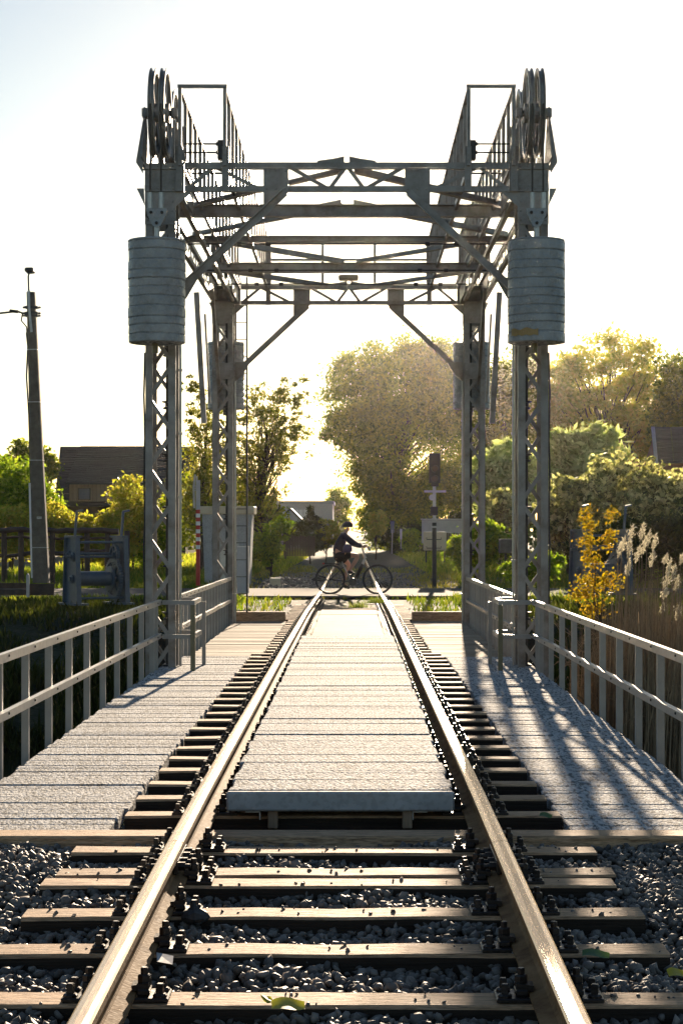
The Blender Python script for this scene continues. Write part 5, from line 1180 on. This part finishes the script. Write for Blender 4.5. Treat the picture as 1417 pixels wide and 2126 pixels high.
person = thing('person', (B(500, 1230).x, YB, GR), 'person in dark helmet and navy jacket cycling right with a purple bag', 'person')
WP['rider_body'] = Vector((0, 0, 0))
def skin(name, nodes, edges, mat, parent, sub_=2):
    """nodes: [(pos, (rx, ry))]"""
    o0 = Vector(nodes[0][0]); me = bpy.data.meshes.new(name)
    me.from_pydata([tuple(Vector(p) - o0) for p, _ in nodes], edges, []); me.materials.append(mat)
    ob = place(name, me, o0, parent); md = ob.modifiers.new('skin', 'SKIN'); md.use_smooth_shade = True
    lay = me.skin_vertices[0] if len(me.skin_vertices) else None
    if lay is None:
        bpy.context.view_layer.objects.active = ob; bpy.ops.mesh.customdata_skin_add(); lay = me.skin_vertices[0]
    for i, (p, r_) in enumerate(nodes): lay.data[i].radius = r_ if isinstance(r_, tuple) else (r_, r_); lay.data[i].use_root = (i == 0)
    sb = ob.modifiers.new('sub', 'SUBSURF'); sb.levels = sub_; sb.render_levels = sub_
    bpy.context.view_layer.update(); dg = bpy.context.evaluated_depsgraph_get(); m2 = bpy.data.meshes.new_from_object(ob.evaluated_get(dg)); ob.modifiers.clear(); ob.data = m2
    if not len(m2.materials): m2.materials.append(mat)
    for p_ in m2.polygons: p_.use_smooth = True
    return ob
pel = B(455, 640); wst = B(450, 540); ch = B(490, 400); nk = B(545, 320); hdp = B(580, 262); chin = B(603, 290)
sR, sL = B(520, 365, -.17), B(520, 365, .17); eR, eL = B(680, 480, -.26), B(660, 500, .26); wR, wL = B(805, 535, -.25), B(800, 540, .25)
hR, hL = B(440, 650, -.10), B(455, 650, .10); kR, kL = B(735, 660, -.12), B(600, 800, .13); aR, aL = B(605, 870, -.12), B(510, 1060, .12); tR, tL = B(660, 925, -.12), B(590, 1140, .12)
nodes = [(pel, .14), (wst, .125), (ch, (.15, .13)), (nk, .055), (hdp, (.088, .078)), (chin, .045),
         (sR, .06), (eR, .042), (wR, .028), (sL, .06), (eL, .042), (wL, .028),
         (hR, .095), (kR, .062), (B(680, 760, -.12), .056), (aR, .036), (tR, .028), (hL, .095), (kL, .062), (B(560, 920, .125), .052), (aL, .036), (tL, .028),
         (B(845, 528, -.25), .026), (B(845, 530, .25), .026)]
edges = [(0, 1), (1, 2), (2, 3), (3, 4), (4, 5), (2, 6), (6, 7), (7, 8), (2, 9), (9, 10), (10, 11), (0, 12), (12, 13), (13, 14), (14, 15), (15, 16), (0, 17), (17, 18), (18, 19), (19, 20), (20, 21), (8, 22), (11, 23)]
body = skin('body', nodes, edges, M['skin'], person)
skin('jacket', [(B(430, 640), .165), (wst, .155), (ch, (.185, .16)), (B(530, 340), .085), (sR, .085), (eR, .062), (B(790, 530, -.25), .042), (sL, .085), (eL, .062), (B(785, 535, .25), .042)], [(0, 1), (1, 2), (2, 3), (2, 4), (4, 5), (5, 6), (2, 7), (7, 8), (8, 9)], M['jacket'], person)
skin('shorts', [(B(440, 670), .175), (B(445, 610), .165), (B(520, 655, -.11), .115), (B(640, 655, -.12), .085), (B(510, 710, .11), .12), (B(560, 760, .125), .09), (B(420, 740, 0), .08)], [(0, 1), (0, 2), (2, 3), (0, 4), (4, 5), (0, 6)], M['skirt'], person)
for (a, t_) in ((aR, tR), (aL, tL)):
    skin('shoe', [(a + Vector((-.05, 0, -.035)), .046), (a.lerp(t_, .5) + Vector((0, 0, -.03)), .044), (t_ + Vector((.03, 0, -.012)), .034)], [(0, 1), (1, 2)], M['black'], person)
mb = MB(); pr = [(.0, .125), (.05, .118), (.09, .09), (.115, .045), (.118, -.005), (.108, -.02), (.09, -.01), (.0, .06)]
mb.lathe(pr, B(572, 235), 'z', 20); mb.v = [(B(572, 235).x + (x - B(572, 235).x)*1.18 + .02*(z - B(572, 235).z)/.1, y_, z) for x, y_, z in mb.v]
hl = mb.build('helmet', M['black'], person)
for q in (-.05, 0, .05): MB().cbox(B(535, 222, q - .008) + Vector((0, 0, .06)), B(610, 205, q + .008) + Vector((0, 0, .075)), .004).build('helmet_ridge', M['steel_dark'], hl)
MB().lathe([(0, 0), (.012, .004), (.012, .014), (0, .032)], B(634, 268), 'x', 6).build('nose', M['skin'], person)
for q in (-.035, .035):
    MB().lathe([(0, -.006), (.011, 0), (0, .008)], B(622, 252, q), 'x', 8).build('eye', M['white'], person)
    MB().cbox(B(575, 282, q*2.3 - .006), B(588, 258, q*2.3 + .006), .005).build('ear', M['skin'], person)
MB().cbox(B(622, 292, -.02), B(630, 288, .02), .003).build('mouth', M['red'], person)
skin('hair', [(B(548, 270), .07), (B(535, 315), .045)], [(0, 1)], M['bark'], person, 1)
for q, w0 in ((-1, B(850, 528, -.25)), (1, B(850, 530, .25))):
    for i in range(4):
        o = Vector((0, q*(-.030 + i*.021), 0)); L_ = (.030, .036, .033, .026)[i]
        MB().tube([w0 + o, w0 + o + Vector((L_, 0, .006)), w0 + o + Vector((L_ + .016, 0, -.018)), w0 + o + Vector((L_, 0, -.036))], [.010, .0095, .009, .007], 6).build('finger', M['skin'], person)
    MB().tube([w0 + Vector((-.02, -q*.03, 0)), w0 + Vector((.005, -q*.055, -.01)), w0 + Vector((.03, -q*.055, -.025))], [.012, .010, .008], 6).build('thumb', M['skin'], person)
bag = skin('shoulder_bag', [(B(530, 500, -.26), .07), (B(555, 545, -.28), (.16, .09)), (B(570, 600, -.27), .13), (B(620, 560, -.26), .10)], [(0, 1), (1, 2), (1, 3)], M['bag'], None, 2)
tag(bag, 'puffy purple shoulder bag hanging at the rider\'s hip', 'bag')
tb('strap', [B(535, 500, -.22), B(535, 400, -.19), B(560, 340, -.10), B(520, 345, .06)], .012, 'bag', bag)

# soil hump and small litter by the crossing
g = random.Random(9)
for (px, py, Yy, r_, lab) in ((663, 1180, 60, .30, 'dark earthy clump left of the far track'), (795, 1185, 56, .20, 'dark clump of weeds between the rails behind the front wheel')):
    c = P(px, py, Yy); c.z = -.25; mb = MB(); mb.lathe([(r_*math.cos(a), r_*.75*math.sin(a)) for a in (0, .35, .7, 1.05, 1.4)] + [(0, r_*.78)], c, 'z', 14)
    mb.v = [(x + g.uniform(-.05, .05), y_ + g.uniform(-.05, .05), z + g.uniform(-.03, .03)) for x, y_, z in mb.v]; mb.build('earth_clump', M['soil'], label=lab, cat='earth clump')

# ------------------------------------------------------------------ haze
MB().box((-260, -3, -4.2), (260, 520, 26)).build('haze', None, kind='stuff', label='thin warm evening haze', origin=(0, 200, -4.2)) if HAZE else None
hz = bpy.data.objects.get('haze')
if hz:
    hz.data.materials.clear(); m, n_, N, L = newmat('haze_air')
    pv = N.new('ShaderNodeVolumePrincipled'); pv.inputs['Density'].default_value = HAZE; pv.inputs['Anisotropy'].default_value = 0.93; pv.inputs['Color'].default_value = (1.0, 0.92, 0.80, 1)
    o = N.new('ShaderNodeOutputMaterial'); L.new(pv.outputs[0], o.inputs['Volume']); hz.data.materials.append(m)
